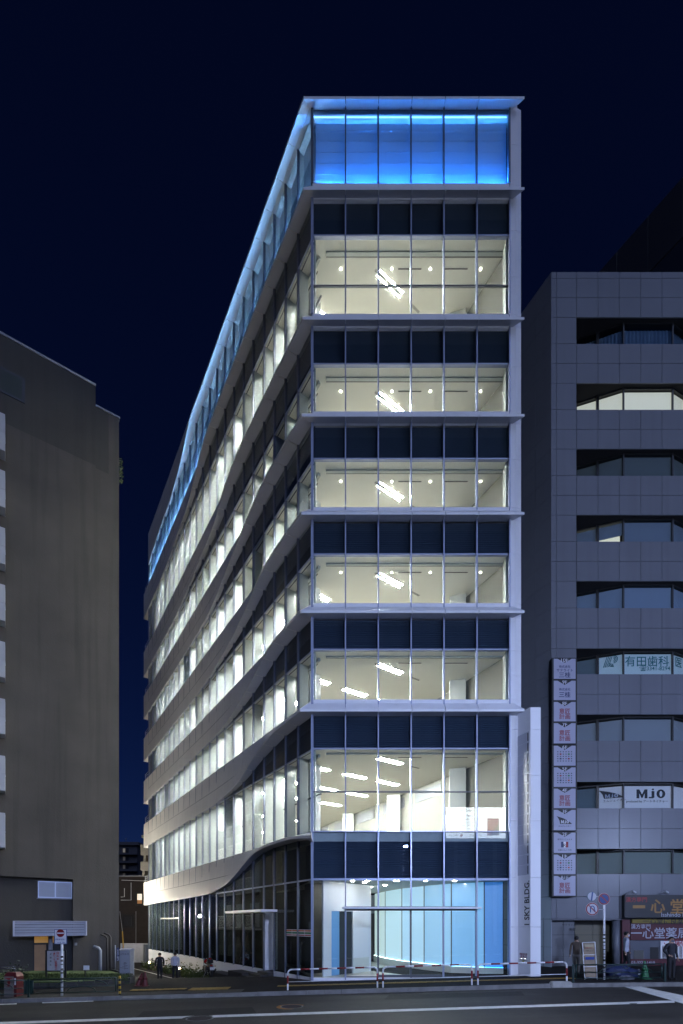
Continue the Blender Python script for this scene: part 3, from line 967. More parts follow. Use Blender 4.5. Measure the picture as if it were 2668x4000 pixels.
MB().prism([(L1.x, L1.y), (L1.x + .1, L1.y + .1), (.9, 29), (.8, 29)], .05, zc).build('lobby_wall', M['lobby_wall'], office)
M['wood_dark'] = mat('dark_timber', (.06, .045, .035), .5)
abox('lift_door', M['wood_dark'], office, .9, 2.2, 30.2, 30.3, .05, 2.9)
abox('lobby_wall', M['in_white'], office, .6, 3.5, 30.3, 30.4, .05, zc)
# backlit curved wall of tall glass panels, each with its own colour of light
CURVE = [(1.95, 28.6), (2.37, 26.3), (3.02, 24.3), (3.85, 22.65), (4.80, 21.25), (6.05, 20.62), (6.80, 20.45)]
COLS = [((.78, .95, .90), .56), ((.66, .90, .96), .56), ((.50, .78, 1.0), .56), ((.34, .66, 1.0), .54), ((.20, .54, 1.0), .50), ((.012, .22, .85), .42)]
for i, (p, q) in enumerate(zip(CURVE, CURVE[1:])):
    p, q = Vector((*p, 0)), Vector((*q, 0))
    d = (q - p).normalized(); nn_ = Vector((d.y, -d.x, 0)) * -1
    a, b = p + d * .012, q - d * .012
    m = mat('backlit_panel', (.32, .46, .62), .25, emit=COLS[i][0], estr=COLS[i][1])
    MB().prism([(a.x, a.y), (b.x, b.y), (b.x + nn_.x * .04, b.y + nn_.y * .04), (a.x + nn_.x * .04, a.y + nn_.y * .04)], .44, zc - .02).build('backlit_panel', m, office)
    c = Vector((-d.y, d.x, 0)) * 1
    if c.y > 0: c = -c
    MB().prism([(p.x + c.x * .06, p.y + c.y * .06), (q.x + c.x * .06, q.y + c.y * .06), (q.x - c.x * .1, q.y - c.y * .1), (p.x - c.x * .1, p.y - c.y * .1)], .046, .40).build('wall_plinth', M['in_column'], office)
    ml = mat('added_panel_foot_light', (.6, .7, .8), .4, emit=COLS[i][0], estr=7.0 if i < 5 else 9.0)
    MB().prism([(a.x + c.x * .05, a.y + c.y * .05), (b.x + c.x * .05, b.y + c.y * .05), (b.x + c.x * .02, b.y + c.y * .02), (a.x + c.x * .02, a.y + c.y * .02)], .402, .42).build('added_foot_light', ml, office)  # strip added to brighten the lower part of the panel
    MB().prism([(q.x - .02, q.y - .02), (q.x + .02, q.y - .02), (q.x + .02, q.y + .04), (q.x - .02, q.y + .04)], .42, zc - .02).build('panel_joint', M['alu_dark'], office)
for px, py in [(1278, 3445), (1326, 3451), (1377, 3441), (1436, 3441), (1424, 3447), (1410, 3462), (1449, 3465), (1504, 3458), (1545, 3440.5), (1553, 3441), (1663, 3441), (1776, 3441)]:
    Y = (zc - H) * F / (HZ - py)
    x = PX(px, Y)
    MB().lathe((x, Y, zc - .012), [(.07, 0), (.07, .02)], 14).build('downlight', M['lobby_lens'], office)
# lobby glazing and entrance doors
zl0, zcan = .03, zf(3548)
pane(FRONT_X[0], FRONT_X[1], zl0, zc, M['glass'])
pane(FRONT_X[5], FRONT_X[6], zl0, zc, M['glass'])
for i in range(1, 5):
    pane(FRONT_X[i], FRONT_X[i + 1], zcan + .07, zc, M['glass'])
    pane(FRONT_X[i], FRONT_X[i + 1], zl0 + .12, zcan - .12, M['glass'], 'door_leaf' if i in (2, 3) else 'glass_pane', 20.03)
    abox('door_rail', M['alu_dark'], office, FRONT_X[i] + .03, FRONT_X[i + 1] - .03, 20.02, 20.06, zl0, zl0 + .12 if i in (2, 3) else zl0 + .05)
    abox('transom', M['alu_dark'], office, FRONT_X[i] + .03, FRONT_X[i + 1] - .03, 19.98, 20.05, zcan + .035, zcan + .075)
for i in (1, 2, 3, 4, 5):
    abox('door_post', M['alu'] if i in (1, 4, 5) else M['alu_dark'], office, FRONT_X[i] - .035, FRONT_X[i] + .035, 19.93 if i in (1, 5) else 19.97, 20.06, 0, zcan - .02)
abox('door_header', M['alu_dark'], office, FRONT_X[1], FRONT_X[5], 19.96, 20.06, zcan - .10, zcan - .03)
bevel(abox('entrance_canopy', M['panel'], office, xf(1336), xf(1870), 19.55, 19.99, zcan - .035, zcan + .04), .01)
abox('base_sill', M['panel'], office, FRONT_X[0] - .02, FRONT_X[-1] + .02, 19.90, 20.02, -.25, .028)

# --- side ground floor: dark empty shop behind glass, on a white plinth
C2 = RIB_FN['C2']
for i, (a, b) in enumerate(zip(SIDE_S, SIDE_S[1:])):
    top = min(max(C2(a), C2(b)) + .1, 6.0)
    if i == 3:
        side_box('glass_pane', M['glass_low'], a + .025, b - .025, -.015, -.003, 2.95, top)
        side_box('shop_door', M['alu_dark'], a + .30, b - .03, -.75, -.70, -.02, 2.80)
        side_box('door_jamb', M['panel'], b - .06, b - .03, -.75, -.02, -.02, 2.80)
    elif top > 4.3:
        side_box('glass_pane', M['glass_low'], a + .025, b - .025, -.015, -.003, .03, 4.04)
        side_box('glass_pane', M['glass_low'], a + .025, b - .025, -.015, -.003, 4.10, top)
        side_box('spandrel_board', M['louvre_flat'], a + .02, b - .02, -.45, -.40, 4.06, top)
    else:
        side_box('glass_pane', M['glass_low'], a + .025, b - .025, -.015, -.003, .03, top)
side_box('side_transom', M['alu'], .06, SIDE_S[9], -.03, .03, 4.04, 4.10)
side_box('side_transom', M['grey_paint'], SIDE_S[15], SIDE_S[19], -.03, .03, 2.62, 2.72)
for a, b in zip(SIDE_S[::2], SIDE_S[2::2]):
    if a == SIDE_S[2]:
        continue
    side_box('plinth_panel', M['panel'], a + (.004 if a else .02), b - .004, -.12, .045, -2.2, .012)
side_box('plinth_panel', M['panel'], SIDE_S[2] + .004, SIDE_S[3] - .004, -.12, .045, -2.2, .012)
slab('shop_floor', -.22, -.02, M['dark'], [(p.x, p.y) for p in (SP(1.0, -.05, 0), SP(S_END - .1, -.05, 0), SP(S_END - .1, -5, 0), SP(1.0, -1.2, 0))])
slab('shop_ceiling', zc + .02, zc + .06, M['dark'], [(p.x, p.y) for p in (SP(1.0, -.05, 0), SP(S_END - .1, -.05, 0), SP(S_END - .1, -5, 0), SP(1.0, -1.2, 0))])
for k in range(8):
    s = 2.2 + k * 3.3
    side_box('shop_partition', M['dark2'], s, s + 3.25, -2.6 - .25 * (k % 3), -2.5, -.02, zc)
for s in (1.3, 6.2, 9.4, 14.8, 20.4):
    side_box('inner_column', M['dark2'], s, s + .7, -1.5, -.8, -.02, zc)
# entrance awning, steps and stepped stone blocks along the plinth
bevel(side_box('side_canopy', M['panel'], 3.1, 7.6, .02, .85, 2.80, 2.91), .012)
M['dark_stone'] = mat('dark_granite', (.035, .033, .034), .5, var=.2, scale=6)
sz = street_z
s3, s4 = SIDE_S[3], SIDE_S[4]
for k in range(4):
    side_box('step', M['dark_stone'], s3 + .02 - .0 * k, s4 + .25 * k + .05, .05 if k else -.72, .34 * (k + 1), -1.4, -.03 - .11 * k)
side_box('step', M['dark_stone'], s4 + .85, s4 + 2.7, .05, .80, -1.6, -.19)
side_box('step', M['dark_stone'], s4 + 2.75, s4 + 5.6, .05, .80, -1.8, -.47)
# coloured shop stripe stuck on the corner panes (no lettering)
M['st_o'] = mat('stripe_orange', (.62, .14, .03), .5); M['st_g'] = mat('stripe_green', (.02, .20, .09), .5); M['st_r'] = mat('stripe_red', (.35, .02, .04), .5); M['st_w'] = mat('stripe_white', (.75, .72, .80), .5)
for a, b in ((SIDE_S[0] + .10, SIDE_S[1] - .04), (SIDE_S[1] + .04, SIDE_S[2] - .10)):
    z0 = PZ(3658, 20.6)
    for k, (m, h) in enumerate([('st_w', .025), ('st_r', .045), ('st_w', .03), ('st_g', .085), ('st_w', .025), ('st_o', .06), ('st_w', .02)]):
        side_box('window_stripe', M[m], a, b, .002, .006, z0, z0 + h)
        z0 += h
    side_box('window_stripe', M['st_w'], (a + b) / 2 - .012, (a + b) / 2 + .012, .007, .010, PZ(3658, 20.6), z0)

# --- name pylon at the right end
PY0, PY1 = Vector((xf(2020), 20.0, 0)), Vector((PX(2071, 19.34), 19.34, 0))
PYR = PX(2112, 19.34)
ptop = PZ(2762, 19.34)
pyl = empty('name_pylon', (xf(2060), 19.7, gz(7.6, 19.7)), 'tall white sign pylon lettered 1 SKY BLDG. beside the glass entrance', 'pylon')
pd = (PY1 - PY0).normalized(); pn = Vector((pd.y, -pd.x, 0))
segz = [gz(7.6, 19.5) - .05, PZ(3621, 19.34), PZ(3428, 19.34), PZ(3206, 19.34), PZ(3030, 19.34), PZ(2851, 19.34), ptop]
for z0, z1 in zip(segz, segz[1:]):
    z0 += .006; z1 -= .006
    MB().prism([(PY1.x + .012, 19.34), (PYR, 19.34), (PYR, 20.4), (PY1.x + .012, 20.4)], z0, z1).build('front_panel', M['panel'], pyl)
for z0, z1 in zip([segz[0], segz[1], segz[2], segz[5]], [segz[1], segz[2], segz[5], ptop]):
    z0 += .004; z1 -= .004
    MB().prism([(PY0.x, PY0.y), (PY1.x, PY1.y), (PY1.x, 20.4), (PY0.x, 20.4)], z0, z1).build('angled_panel', M['panel'], pyl)
n = 14
for k in range(n):
    z1 = PZ(2868, 19.7) + (PZ(3420, 19.7) - PZ(2868, 19.7)) * k / n
    z0 = PZ(2868, 19.7) + (PZ(3420, 19.7) - PZ(2868, 19.7)) * (k + 1) / n + .012
    a, b = PY0 + pd * .03 + pn * .012, PY1 - pd * .05 + pn * .012
    pl = MB().prism([(a.x, a.y), (b.x, b.y), (b.x - pn.x * .012, b.y - pn.y * .012), (a.x - pn.x * .012, a.y - pn.y * .012)], z0, z1).build('name_plate', mat('name_plate', (.52, .53, .60), .35), pyl)
    c, d = PY1 - pd * .13 + pn * .018, PY1 - pd * .085 + pn * .018
    MB().prism([(c.x, c.y), (d.x, d.y), (d.x - pn.x * .004, d.y - pn.y * .004), (c.x - pn.x * .004, c.y - pn.y * .004)], z0 + .03, z1 - .05).build('name_slot', M['black'], pyl)
mid = PY0 + pd * ((PY1 - PY0).length * .76)
lettering('lettering', '1 SKY BLDG.', pyl, M['black'], Vector((mid.x, mid.y, PZ(3527, 19.5))) + pn * .004, (0, 0, 1), tuple(-pd), .3, bold=.03, width=PZ(3440, 19.5) - PZ(3613, 19.5), height=.27)
mid2 = PY0 + pd * ((PY1 - PY0).length * .50)
lettering('lettering', '連結送水管', pyl, M['red'], Vector((mid2.x, mid2.y, PZ(3727, 19.6))) + pn * .004, tuple(pd), (0, 0, 1), .06, width=.42)
lettering('lettering', '送水口', pyl, M['red'], Vector((mid2.x, mid2.y, PZ(3736, 19.6))) + pn * .004, tuple(pd), (0, 0, 1), .06, width=.36)
M['chrome'] = mat('chrome', (.7, .7, .72), .12, 1.0)
for t in (.34, .62):
    c = PY0 + pd * ((PY1 - PY0).length * t)
    MB().lathe((c.x, c.y, PZ(3746, 19.6)), [(.05, 0), (.055, .03), (.04, .06), (.02, .07)], 12, axis=tuple(pn)).build('hose_inlet', M['chrome'], pyl)
c = PY0 + pd * ((PY1 - PY0).length * .48)
MB().lathe((c.x, c.y, PZ(3755, 19.6)), [(.06, 0), (.06, .01)], 12, axis=tuple(pn), sy=.4).build('inlet_tag', mat('yellow_tag', (.6, .55, .03), .5), pyl)
# ------------------------------------------------------------------ grey stone office block on the right
YR = 22.5
def xr(px): return PX(px, YR)
def zr(py): return PZ(py, YR)
tower = empty('stone_office_block', (xr(2400), YR + 6, .2), 'grey stone clad office block with recessed ribbon windows beside the white block', 'office building')
GX = [xr(p) for p in (2153, 2173, 2252, 2336, 2419, 2503, 2586, 2670, 2753, 2836)]
WIN = [(1240, 1343), (1497, 1600), (1754, 1858), (2012, 2115), (2270, 2375), (2533, 2633), (2791, 2893), (3054, 3157), (3316, 3414)]
rows = [(1062, 1087), (1087, 1163), (1163, 1240)]
for k, (a, b) in enumerate(WIN):
    nxt = WIN[k + 1][0] if k < 8 else 3590
    rows += [(b, (b + nxt) / 2), ((b + nxt) / 2, nxt)]
G = .008
def stone(x0, x1, z0, z1):
    abox('stone_panel', M['stone'], tower, x0 + G, x1 - G, YR, YR + .06, z0 + G, z1 - G)
for a, b in rows:
    for x0, x1 in zip(GX, GX[1:]): stone(x0, x1, zr(b), zr(a))
for a, b in WIN:
    stone(GX[0], GX[1], zr(b), zr(a)); stone(GX[1], GX[2], zr(b), zr(a))
UT = Vector((320 - 1334, F, 0)).normalized()
def tower_side(px):
    rx = (px - 1334) / F
    return (rx * YR - GX[0]) / (UT.x - rx * UT.y)
TS = [0, tower_side(2091), tower_side(2036), tower_side(2036) * 1.55, tower_side(2036) * 2.1]
nt_ = Vector((-UT.y, UT.x, 0))
allrows = rows + WIN + [(3590, 3700), (3700, 3812)]
for a, b in allrows:
    for s0, s1 in zip(TS[:-1], TS[1:]):
        p = Vector((GX[0], YR, 0)) + UT * (s0 + G); q = Vector((GX[0], YR, 0)) + UT * (s1 - G)
        i = -nt_ * .06
        MB().prism([(p.x, p.y), (p.x + i.x, p.y + i.y), (q.x + i.x, q.y + i.y), (q.x, q.y)], zr(b) + G, zr(a) - G).build('stone_panel', M['stone_side'], tower)
# structure behind the cladding: solid bands between the windows so that joints read dark
pb = Vector((GX[0], YR, 0)) - nt_ * .045
def core(z0, z1, front=YR + .045):
    q = pb + UT * 16
    f0 = pb + UT * ((front - YR) / UT.y)
    MB().prism([(f0.x, front), (GX[-1], front), (GX[-1], front + 15), (q.x, q.y)], z0, z1).build('core_wall', M['stone_back'], tower)
core(zr(1240), zr(1066))
for k, (a, b) in enumerate(WIN):
    nxt = WIN[k + 1][0] if k < 8 else 3590
    core(zr(nxt), zr(b))
    # jamb core left of the opening and recess behind the window
    MB().prism([(pb.x + .03, YR + .045), (GX[2] - .01, YR + .045), (GX[2] - .01, YR + 2.4), (pb.x - .8, YR + 2.4)], zr(b), zr(a)).build('core_wall', M['stone_back'], tower)
abox('core_wall', M['dark'], tower, xr(2252) - .5, GX[-1], YR + 2.5, YR + 2.6, zr(3414), zr(1240))
MB().prism([(pb.x - .55, YR + .9), (GX[-1], YR + .9), (GX[-1], YR + 12), (pb.x - 6, YR + 12)], 0, zr(3590)).build('core_wall', M['stone_back'], tower)
# bay windows in each recess
M['win_frame'] = mat('black_window_frame', (.02, .02, .022), .4)
def glow_blind(n_, c, e): return mat(n_, c, .8, emit=c, estr=e)  # blinds and window signs glow by themselves in place of room light
LOOK = [('curtain', (.06, .085, .12), 0), ('blind', (.78, .76, .62), .62), ('blind', (.12, .15, .17), .10), ('blind', (.16, .21, .30), .14), ('blind', (.16, .22, .34), .20),
        ('sign', (.42, .55, .62), .22), ('blind', (.22, .25, .30), .16), ('sign', (.60, .61, .68), .20), ('blind', (.20, .23, .22), .14)]
BAY = [(2250, .85), (2436, .20), (2628, .19), (2720, .85)]
def bay_pt(px, d): return Vector((PX(px, YR + d), YR + d, 0))
WGLASS = glass('tower_window_glass', (.86, .90, .93), 1.45)
for k, (a, b) in enumerate(WIN):
    z0, z1 = zr(b), zr(a)
    kind, col, e = LOOK[k]
    pts = [bay_pt(*q) for q in BAY]
    mb = MB().prism([(pts[0].x - .3, YR + 2.3), (pts[0].x, pts[0].y), (pts[1].x, pts[1].y), (pts[2].x, pts[2].y), (pts[3].x, pts[3].y), (pts[3].x, YR + 2.3)], z1 - .06, z1 - .002)
    mb.build('window_head', M['win_frame'], tower)
    MB().prism([(pts[0].x - .3, YR + 2.3), (pts[0].x, pts[0].y), (pts[1].x, pts[1].y), (pts[2].x, pts[2].y), (pts[3].x, pts[3].y), (pts[3].x, YR + 2.3)], z0 + .002, z0 + .05).build('window_frame', M['win_frame'], tower)
    bm_ = glow_blind('glowing_blind', col, e)
    for j in range(3):
        p, q = pts[j], pts[j + 1]
        d = (q - p).normalized(); nn_ = Vector((-d.y, d.x, 0))
        cuts = [(0, .44), (.47, 1)] if j == 0 else [(0, 1)]
        for c0, c1 in cuts:
            u, v_ = p.lerp(q, c0) + d * .02, p.lerp(q, c1) - d * .02
            MB().prism([(u.x, u.y), (v_.x, v_.y), (v_.x + nn_.x * .012, v_.y + nn_.y * .012), (u.x + nn_.x * .012, u.y + nn_.y * .012)], z0 + .055, z1 - .065).build('window_pane', WGLASS, tower)
            o1, o2 = nn_ * .10, nn_ * .13
            if kind == 'curtain':
                n = 26 if c1 - c0 > .6 else 14
                v, f = [], []
                for t in range(n + 1):
                    w_ = u.lerp(v_, t / n) + nn_ * (.13 + (.035 if t % 2 else 0))
                    v += [(w_.x, w_.y, z0 + .05), (w_.x, w_.y, z1 - .2)]
                f = [(2 * t, 2 * t + 2, 2 * t + 3, 2 * t + 1) for t in range(n)]
                obj('window_curtain', v, f, mat('blue_curtain', (.16, .24, .34), .9), tower)
            else:
                zlow = z0 + .05
                mm = bm_
                if kind == 'sign' and c0 == 0 and j == 0: mm = glow_blind('glowing_blind', (.13, .17, .20), .10)
                if k == 3 and j == 0: zlow = z0 + .05 + (z1 - z0) * .40
                MB().prism([(u.x + o1.x, u.y + o1.y), (v_.x + o1.x, v_.y + o1.y), (v_.x + o2.x, v_.y + o2.y), (u.x + o2.x, u.y + o2.y)], zlow, z1 - .11).build('glowing_blind', mm, tower)
                if k == 3 and j == 0:
                    MB().prism([(u.x + nn_.x * .7, u.y + nn_.y * .7), (v_.x + nn_.x * .7, v_.y + nn_.y * .7), (v_.x + nn_.x * .75, v_.y + nn_.y * .75), (u.x + nn_.x * .75, u.y + nn_.y * .75)], z0, z1).build('glowing_room_wall', glow_blind('glowing_room', (.85, .82, .66), .75), tower)  # back wall glows itself instead of a room lamp
        # posts
        MB().prism([(p.x - .03, p.y - .02), (p.x + .03, p.y - .02), (p.x + .03, p.y + .06), (p.x - .03, p.y + .06)], z0, z1 - .01).build('window_post', M['win_frame'], tower)
    pm = pts[0].lerp(pts[1], .455)
    MB().prism([(pm.x - .06, pm.y - .03), (pm.x + .05, pm.y - .06), (pm.x + .08, pm.y + .06), (pm.x - .03, pm.y + .08)], z0, z1 - .01).build('window_post', M['win_frame'], tower)
M['teal'] = mat('teal_lettering', (.0, .16, .19), .6)
def bay_text(j, t, k, py, body, size, m, width, height=None, bold=.012):
    p, q = bay_pt(*BAY[j]), bay_pt(*BAY[j + 1]); d = (q - p).normalized(); nn_ = Vector((-d.y, d.x, 0))
    c = p.lerp(q, t) + nn_ * .09
    return lettering('lettering', body, tower, m, (c.x, c.y, PZ(py, c.y)), tuple(d), (0, 0, 1), size, width=width, height=height, bold=bold)
bay_text(1, .5, 5, 2583, '有田歯科', .6, M['teal'], 2.05)
bay_text(1, .66, 5, 2611, '☎3341-8294', .22, M['teal'], 1.42)
bay_text(2, .32, 5, 2588, '医', .5, M['teal'], .45)
p, q = bay_pt(*BAY[0]), bay_pt(*BAY[1]); d = (q - p).normalized(); nn_ = Vector((-d.y, d.x, 0))
logo = MB()
c = p.lerp(q, .80) + nn_ * .088
for kk in range(4):
    a = c + d * (-.42 + kk * .07); b2 = c + d * (-.27 + kk * .07)
    logo.tube([Vector((a.x, a.y, PZ(2602, c.y))), Vector((b2.x, b2.y, PZ(2563, c.y)))], .018, 5)
for rr in (.17, .11, .05):
    logo.tube([Vector((c.x, c.y, PZ(2576, c.y))) + d * (rr * math.sin(t)) + Vector((0, 0, rr * math.cos(t))) for t in lin(0, math.pi, 8)], .018, 5)
    logo.tube([Vector((c.x, c.y, PZ(2592, c.y))) + d * (-rr * math.cos(t) - .02) + Vector((0, 0, -rr * math.sin(t) * .8)) for t in lin(-.3, 1.8, 7)], .016, 5)
logo.build('clinic_emblem', M['teal'], tower)
def heavy_mjo(parent, c, right, wd, ht, m):
    right = Vector(right).normalized(); n_ = right.cross(Vector((0, 0, 1)))
    mb = MB()
    def poly(pts): mb.add([Vector(c) + right * ((x - .5) * wd) + Vector((0, 0, (y - .5) * ht)) + n_ * .003 for x, y in pts], [tuple(range(len(pts)))])
    for x0, x1 in ((0, .10), (.28, .38)): poly([(x0, 0), (x1, 0), (x1, 1), (x0, 1)])
    poly([(.10, 1), (.10, .55), (.165, .05), (.215, .05), (.19, .45)]); poly([(.19, .45), (.215, .05), (.28, .55), (.28, 1)])
    poly([(.52, .28), (.62, .28), (.62, .82), (.52, .82)]); poly([(.45, 0), (.57, 0), (.62, .10), (.62, .28), (.52, .28), (.52, .16), (.42, .16), (.42, .05)])
    poly([(.57, .88), (.62, 1.0), (.57, 1.12), (.52, 1.0)])
    for k in range(12):
        a0, a1 = 2 * math.pi * k / 12, 2 * math.pi * (k + 1) / 12
        poly([(.845 + .155 * math.cos(a0), .5 + .5 * math.sin(a0)), (.845 + .155 * math.cos(a1), .5 + .5 * math.sin(a1)), (.845 + .05 * math.cos(a1), .5 + .32 * math.sin(a1)), (.845 + .05 * math.cos(a0), .5 + .32 * math.sin(a0))][::1])
    return obj('lettering', mb.v, mb.f, m, parent)
p_, q2 = bay_pt(*BAY[1]), bay_pt(*BAY[2]); d_ = (q2 - p_).normalized(); c_ = p_.lerp(q2, .58) + Vector((-d_.y, d_.x, 0)) * .09
heavy_mjo(tower, (c_.x, c_.y, PZ(3101, c_.y)), tuple(d_), 1.35, .42, M['black'])
bay_text(1, .5, 7, 3131, 'produced by アートネイチャー', .14, M['black'], 1.95)
def mjo_fin(parent, c, right, wd, ht, m):
    right = Vector(right).normalized(); n_ = right.cross(Vector((0, 0, 1)))
    pts = [(0, 1.0), (.12, .93), (.45, .72), (.75, .42), (1.0, 0), (.24, 0), (.19, .45), (.10, .80)]
    v = [Vector(c) + right * (x - .5) * wd + Vector((0, 0, (y - .5) * ht)) + n_ * .003 for x, y in pts]
    return obj('fin_emblem', v, [tuple(range(len(v)))], m, parent)
c = p.lerp(q, .75) + nn_ * .09
mjo_fin(tower, (c.x, c.y, PZ(3101, c.y)), tuple(d), 1.15, .42, M['black'])
M['pale_ink'] = mat('pale_lettering', (.55, .56, .62), .6)
cc = c - nn_ * .004 + d * .02
heavy_mjo(tower, (cc.x, cc.y, PZ(3109, cc.y)), tuple(d), .55, .17, M['pale_ink'])
lettering('lettering', 'エムジェイオー', tower, M['black'], (cc.x + .1, cc.y - .06, PZ(3128, cc.y)), tuple(d), (0, 0, 1), .12, width=.95, bold=.004)

# ground floor of the stone block: entrance recess and columns
M['entry_tile'] = mat('entrance_tile', (.15, .155, .17), .3, var=.1, scale=.8)
M['entry_warm'] = mat('entrance_warm_tile', (.13, .115, .075), .35, var=.1, scale=.8)
for r0, r1 in ((3590, 3652), (3652, 3738), (3738, 3795)):
    for a, b, m in ((2122, 2200, 'entry_tile'), (2200, 2245, 'entry_tile'), (2245, 2316, 'entry_warm'), (2316, 2400, 'entry_warm')):
        y = YR + (.35 if m == 'entry_tile' else .8)
        abox('entrance_tile', M[m], tower, PX(a, y) + G, PX(b, y) - G, y, y + .06, PZ(r1, y) + G, PZ(r0 - ((18 if m == 'entry_warm' else 6) if r0 == 3590 else 0), y) - G)
MB().lathe((xr(2418), YR + .25, 0), [(.17, -.1), (.17, zr(3588))], 20).build('entrance_column', M['stone'], tower, True)
abox('entrance_lintel', M['stone'], tower, GX[0] + .01, xr(2430), YR + .01, YR + .9, zr(3590) - .05, zr(3590) - .008)
lettering('lettering', 'サテライト', tower, M['black'], (PX(2222, YR + .33), YR + .33, PZ(3613, YR + .35)), (1, 0, 0), (0, 0, 1), .2, width=.62, bold=.004)
lettering('lettering', '新宿', tower, M['black'], (PX(2236, YR + .33), YR + .33, PZ(3630, YR + .35)), (1, 0, 0), (0, 0, 1), .2, width=.28, bold=.004)

# ------------------------------------------------------------------ pharmacy on the ground floor
shop = empty('pharmacy', (xr(2560), YR, gz(14, 22)), 'closed pharmacy shopfront with dark red shutter lettering under a black board', 'shopfront')
abox('shop_wall', M['black'], shop, xr(2428), xr(2860), YR + .1, YR + .88, .05, zr(3586))
M['maroon'] = mat('maroon_board', (.075, .008, .014), .5)
abox('side_post', M['maroon'], shop, xr(2432), xr(2462), YR + .02, YR + .1, .1, zr(3592))
abox('red_board', M['maroon'], shop, xr(2466), xr(2860), YR + .04, YR + .1, zr(3672), zr(3607))
M['shop_yellow'] = mat('yellow_board', (.20, .15, .01), .5)
bevel(abox('yellow_board', M['shop_yellow'], shop, xr(2469), xr(2860), YR + .0, YR + .07, zr(3606), zr(3590)), .02)
for k in range(16):
    z = zr(3746) + (zr(3674) - zr(3746)) * k / 16
    z2 = zr(3746) + (zr(3674) - zr(3746)) * (k + 1) / 16
    v = [(xr(2466), YR + .08, z), (xr(2860), YR + .08, z), (xr(2860), YR + .05, (z + z2) / 2), (xr(2466), YR + .05, (z + z2) / 2), (xr(2466), YR + .08, z2 - .004), (xr(2860), YR + .08, z2 - .004)]
    obj('shutter_slat', v, [(0, 1, 2, 3), (3, 2, 5, 4)], mat('shutter_white', (.20, .21, .25), .5) if k == 0 else bpy.data.materials['shutter_white'], shop)
abox('red_board', M['maroon'], shop, xr(2466), xr(2860), YR + .04, YR + .1, zr(3772), zr(3746))
M['ink_white'] = mat('white_lettering', (.38, .39, .46), .6)
M['gold'] = mat('gold_lettering', (.34, .17, .035), .5)
M['ink_red'] = mat('red_lettering', (.36, .015, .02), .5)
def shop_text(body, px0, px1, py, m, y, hh=None, parent=shop, bold=.012):
    return lettering('lettering', body, parent, m, (xr((px0 + px1) / 2), y, zr(py)), (1, 0, 0), (0, 0, 1), .5, width=xr(px1) - xr(px0), height=hh, bold=bold)
shop_text('一心堂に良薬あり', 2510, 2720, 3598, M['black'], YR - .002)
shop_text('漢方専門', 2466, 2543, 3619, M['ink_white'], YR + .038)
shop_text('一心堂薬局', 2466, 2690, 3645, M['ink_white'], YR + .038, bold=.02)
shop_text('03-3225-1410', 2468, 2560, 3760, M['ink_white'], YR + .038)
abox('price_poster', M['white'], shop, xr(2582), xr(2860), YR + .028, YR + .04, zr(3744), zr(3676))
shop_text('この症状', 2595, 2680, 3680, M['ink_red'], YR + .026)
shop_text('一度ご相談', 2625, 2720, 3688, M['ink_red'], YR + .026)
for k in range(9):
    shop_text('頭痛 肩こり 冷え性', 2588, 2690, 3699 + k * 5, M['black'], YR + .026, bold=.0)
abox('reflected_shape', M['dark2'], shop, xr(2478), xr(2516), YR + .030, YR + .042, zr(3746), zr(3712))  # dark panels painted in for two shapes reflected in the shopfront
abox('reflected_shape', M['dark'], shop, xr(2542), xr(2575), YR + .030, YR + .042, zr(3746), zr(3700))
board = empty('pharmacy_signboard', (xr(2600), YR, zr(3585)), 'black shop signboard with gold characters and two lamp arms above', 'sign')
abox('board', M['black'], board, xr(2428), xr(2860), YR - .25, YR - .02, zr(3585), zr(3497))
bt = YR - .252
def btxt(body, px0, px1, py, m, hh=None, bold=.015):
    return lettering('lettering', body, board, m, (PX((px0 + px1) / 2, bt), bt, PZ(py, bt)), (1, 0, 0), (0, 0, 1), .5, width=PX(px1, bt) - PX(px0, bt), height=hh, bold=bold)
btxt('漢方専門', 2444, 2527, 3514, M['ink_red'])
btxt('一', 2472, 2520, 3542, M['gold'], .14, .03)
btxt('心', 2541, 2598, 3540, M['gold'], None, .03)
btxt('堂', 2619, 2674, 3540, M['gold'], None, .03)
btxt('Isshindo Ka', 2583, 2690, 3573, M['ink_white'], None, .01)
for px in (2448, 2575):
    x = PX(px, bt)
    zt_ = PZ(3497, bt)
    mb = MB().tube([(x, bt + .1, zt_), (x + .05, bt + .05, zt_ + .10), (x + .22, bt - .05, zt_ + .17)], .016, 6)
    mb.lathe((x + .20, bt - .05, zt_ + .17), [(.03, 0), (.07, .04), (.06, .18)], 10, axis=(.75, -.2, -.35))
    mb.build('lamp_arm', M['steel'], board)

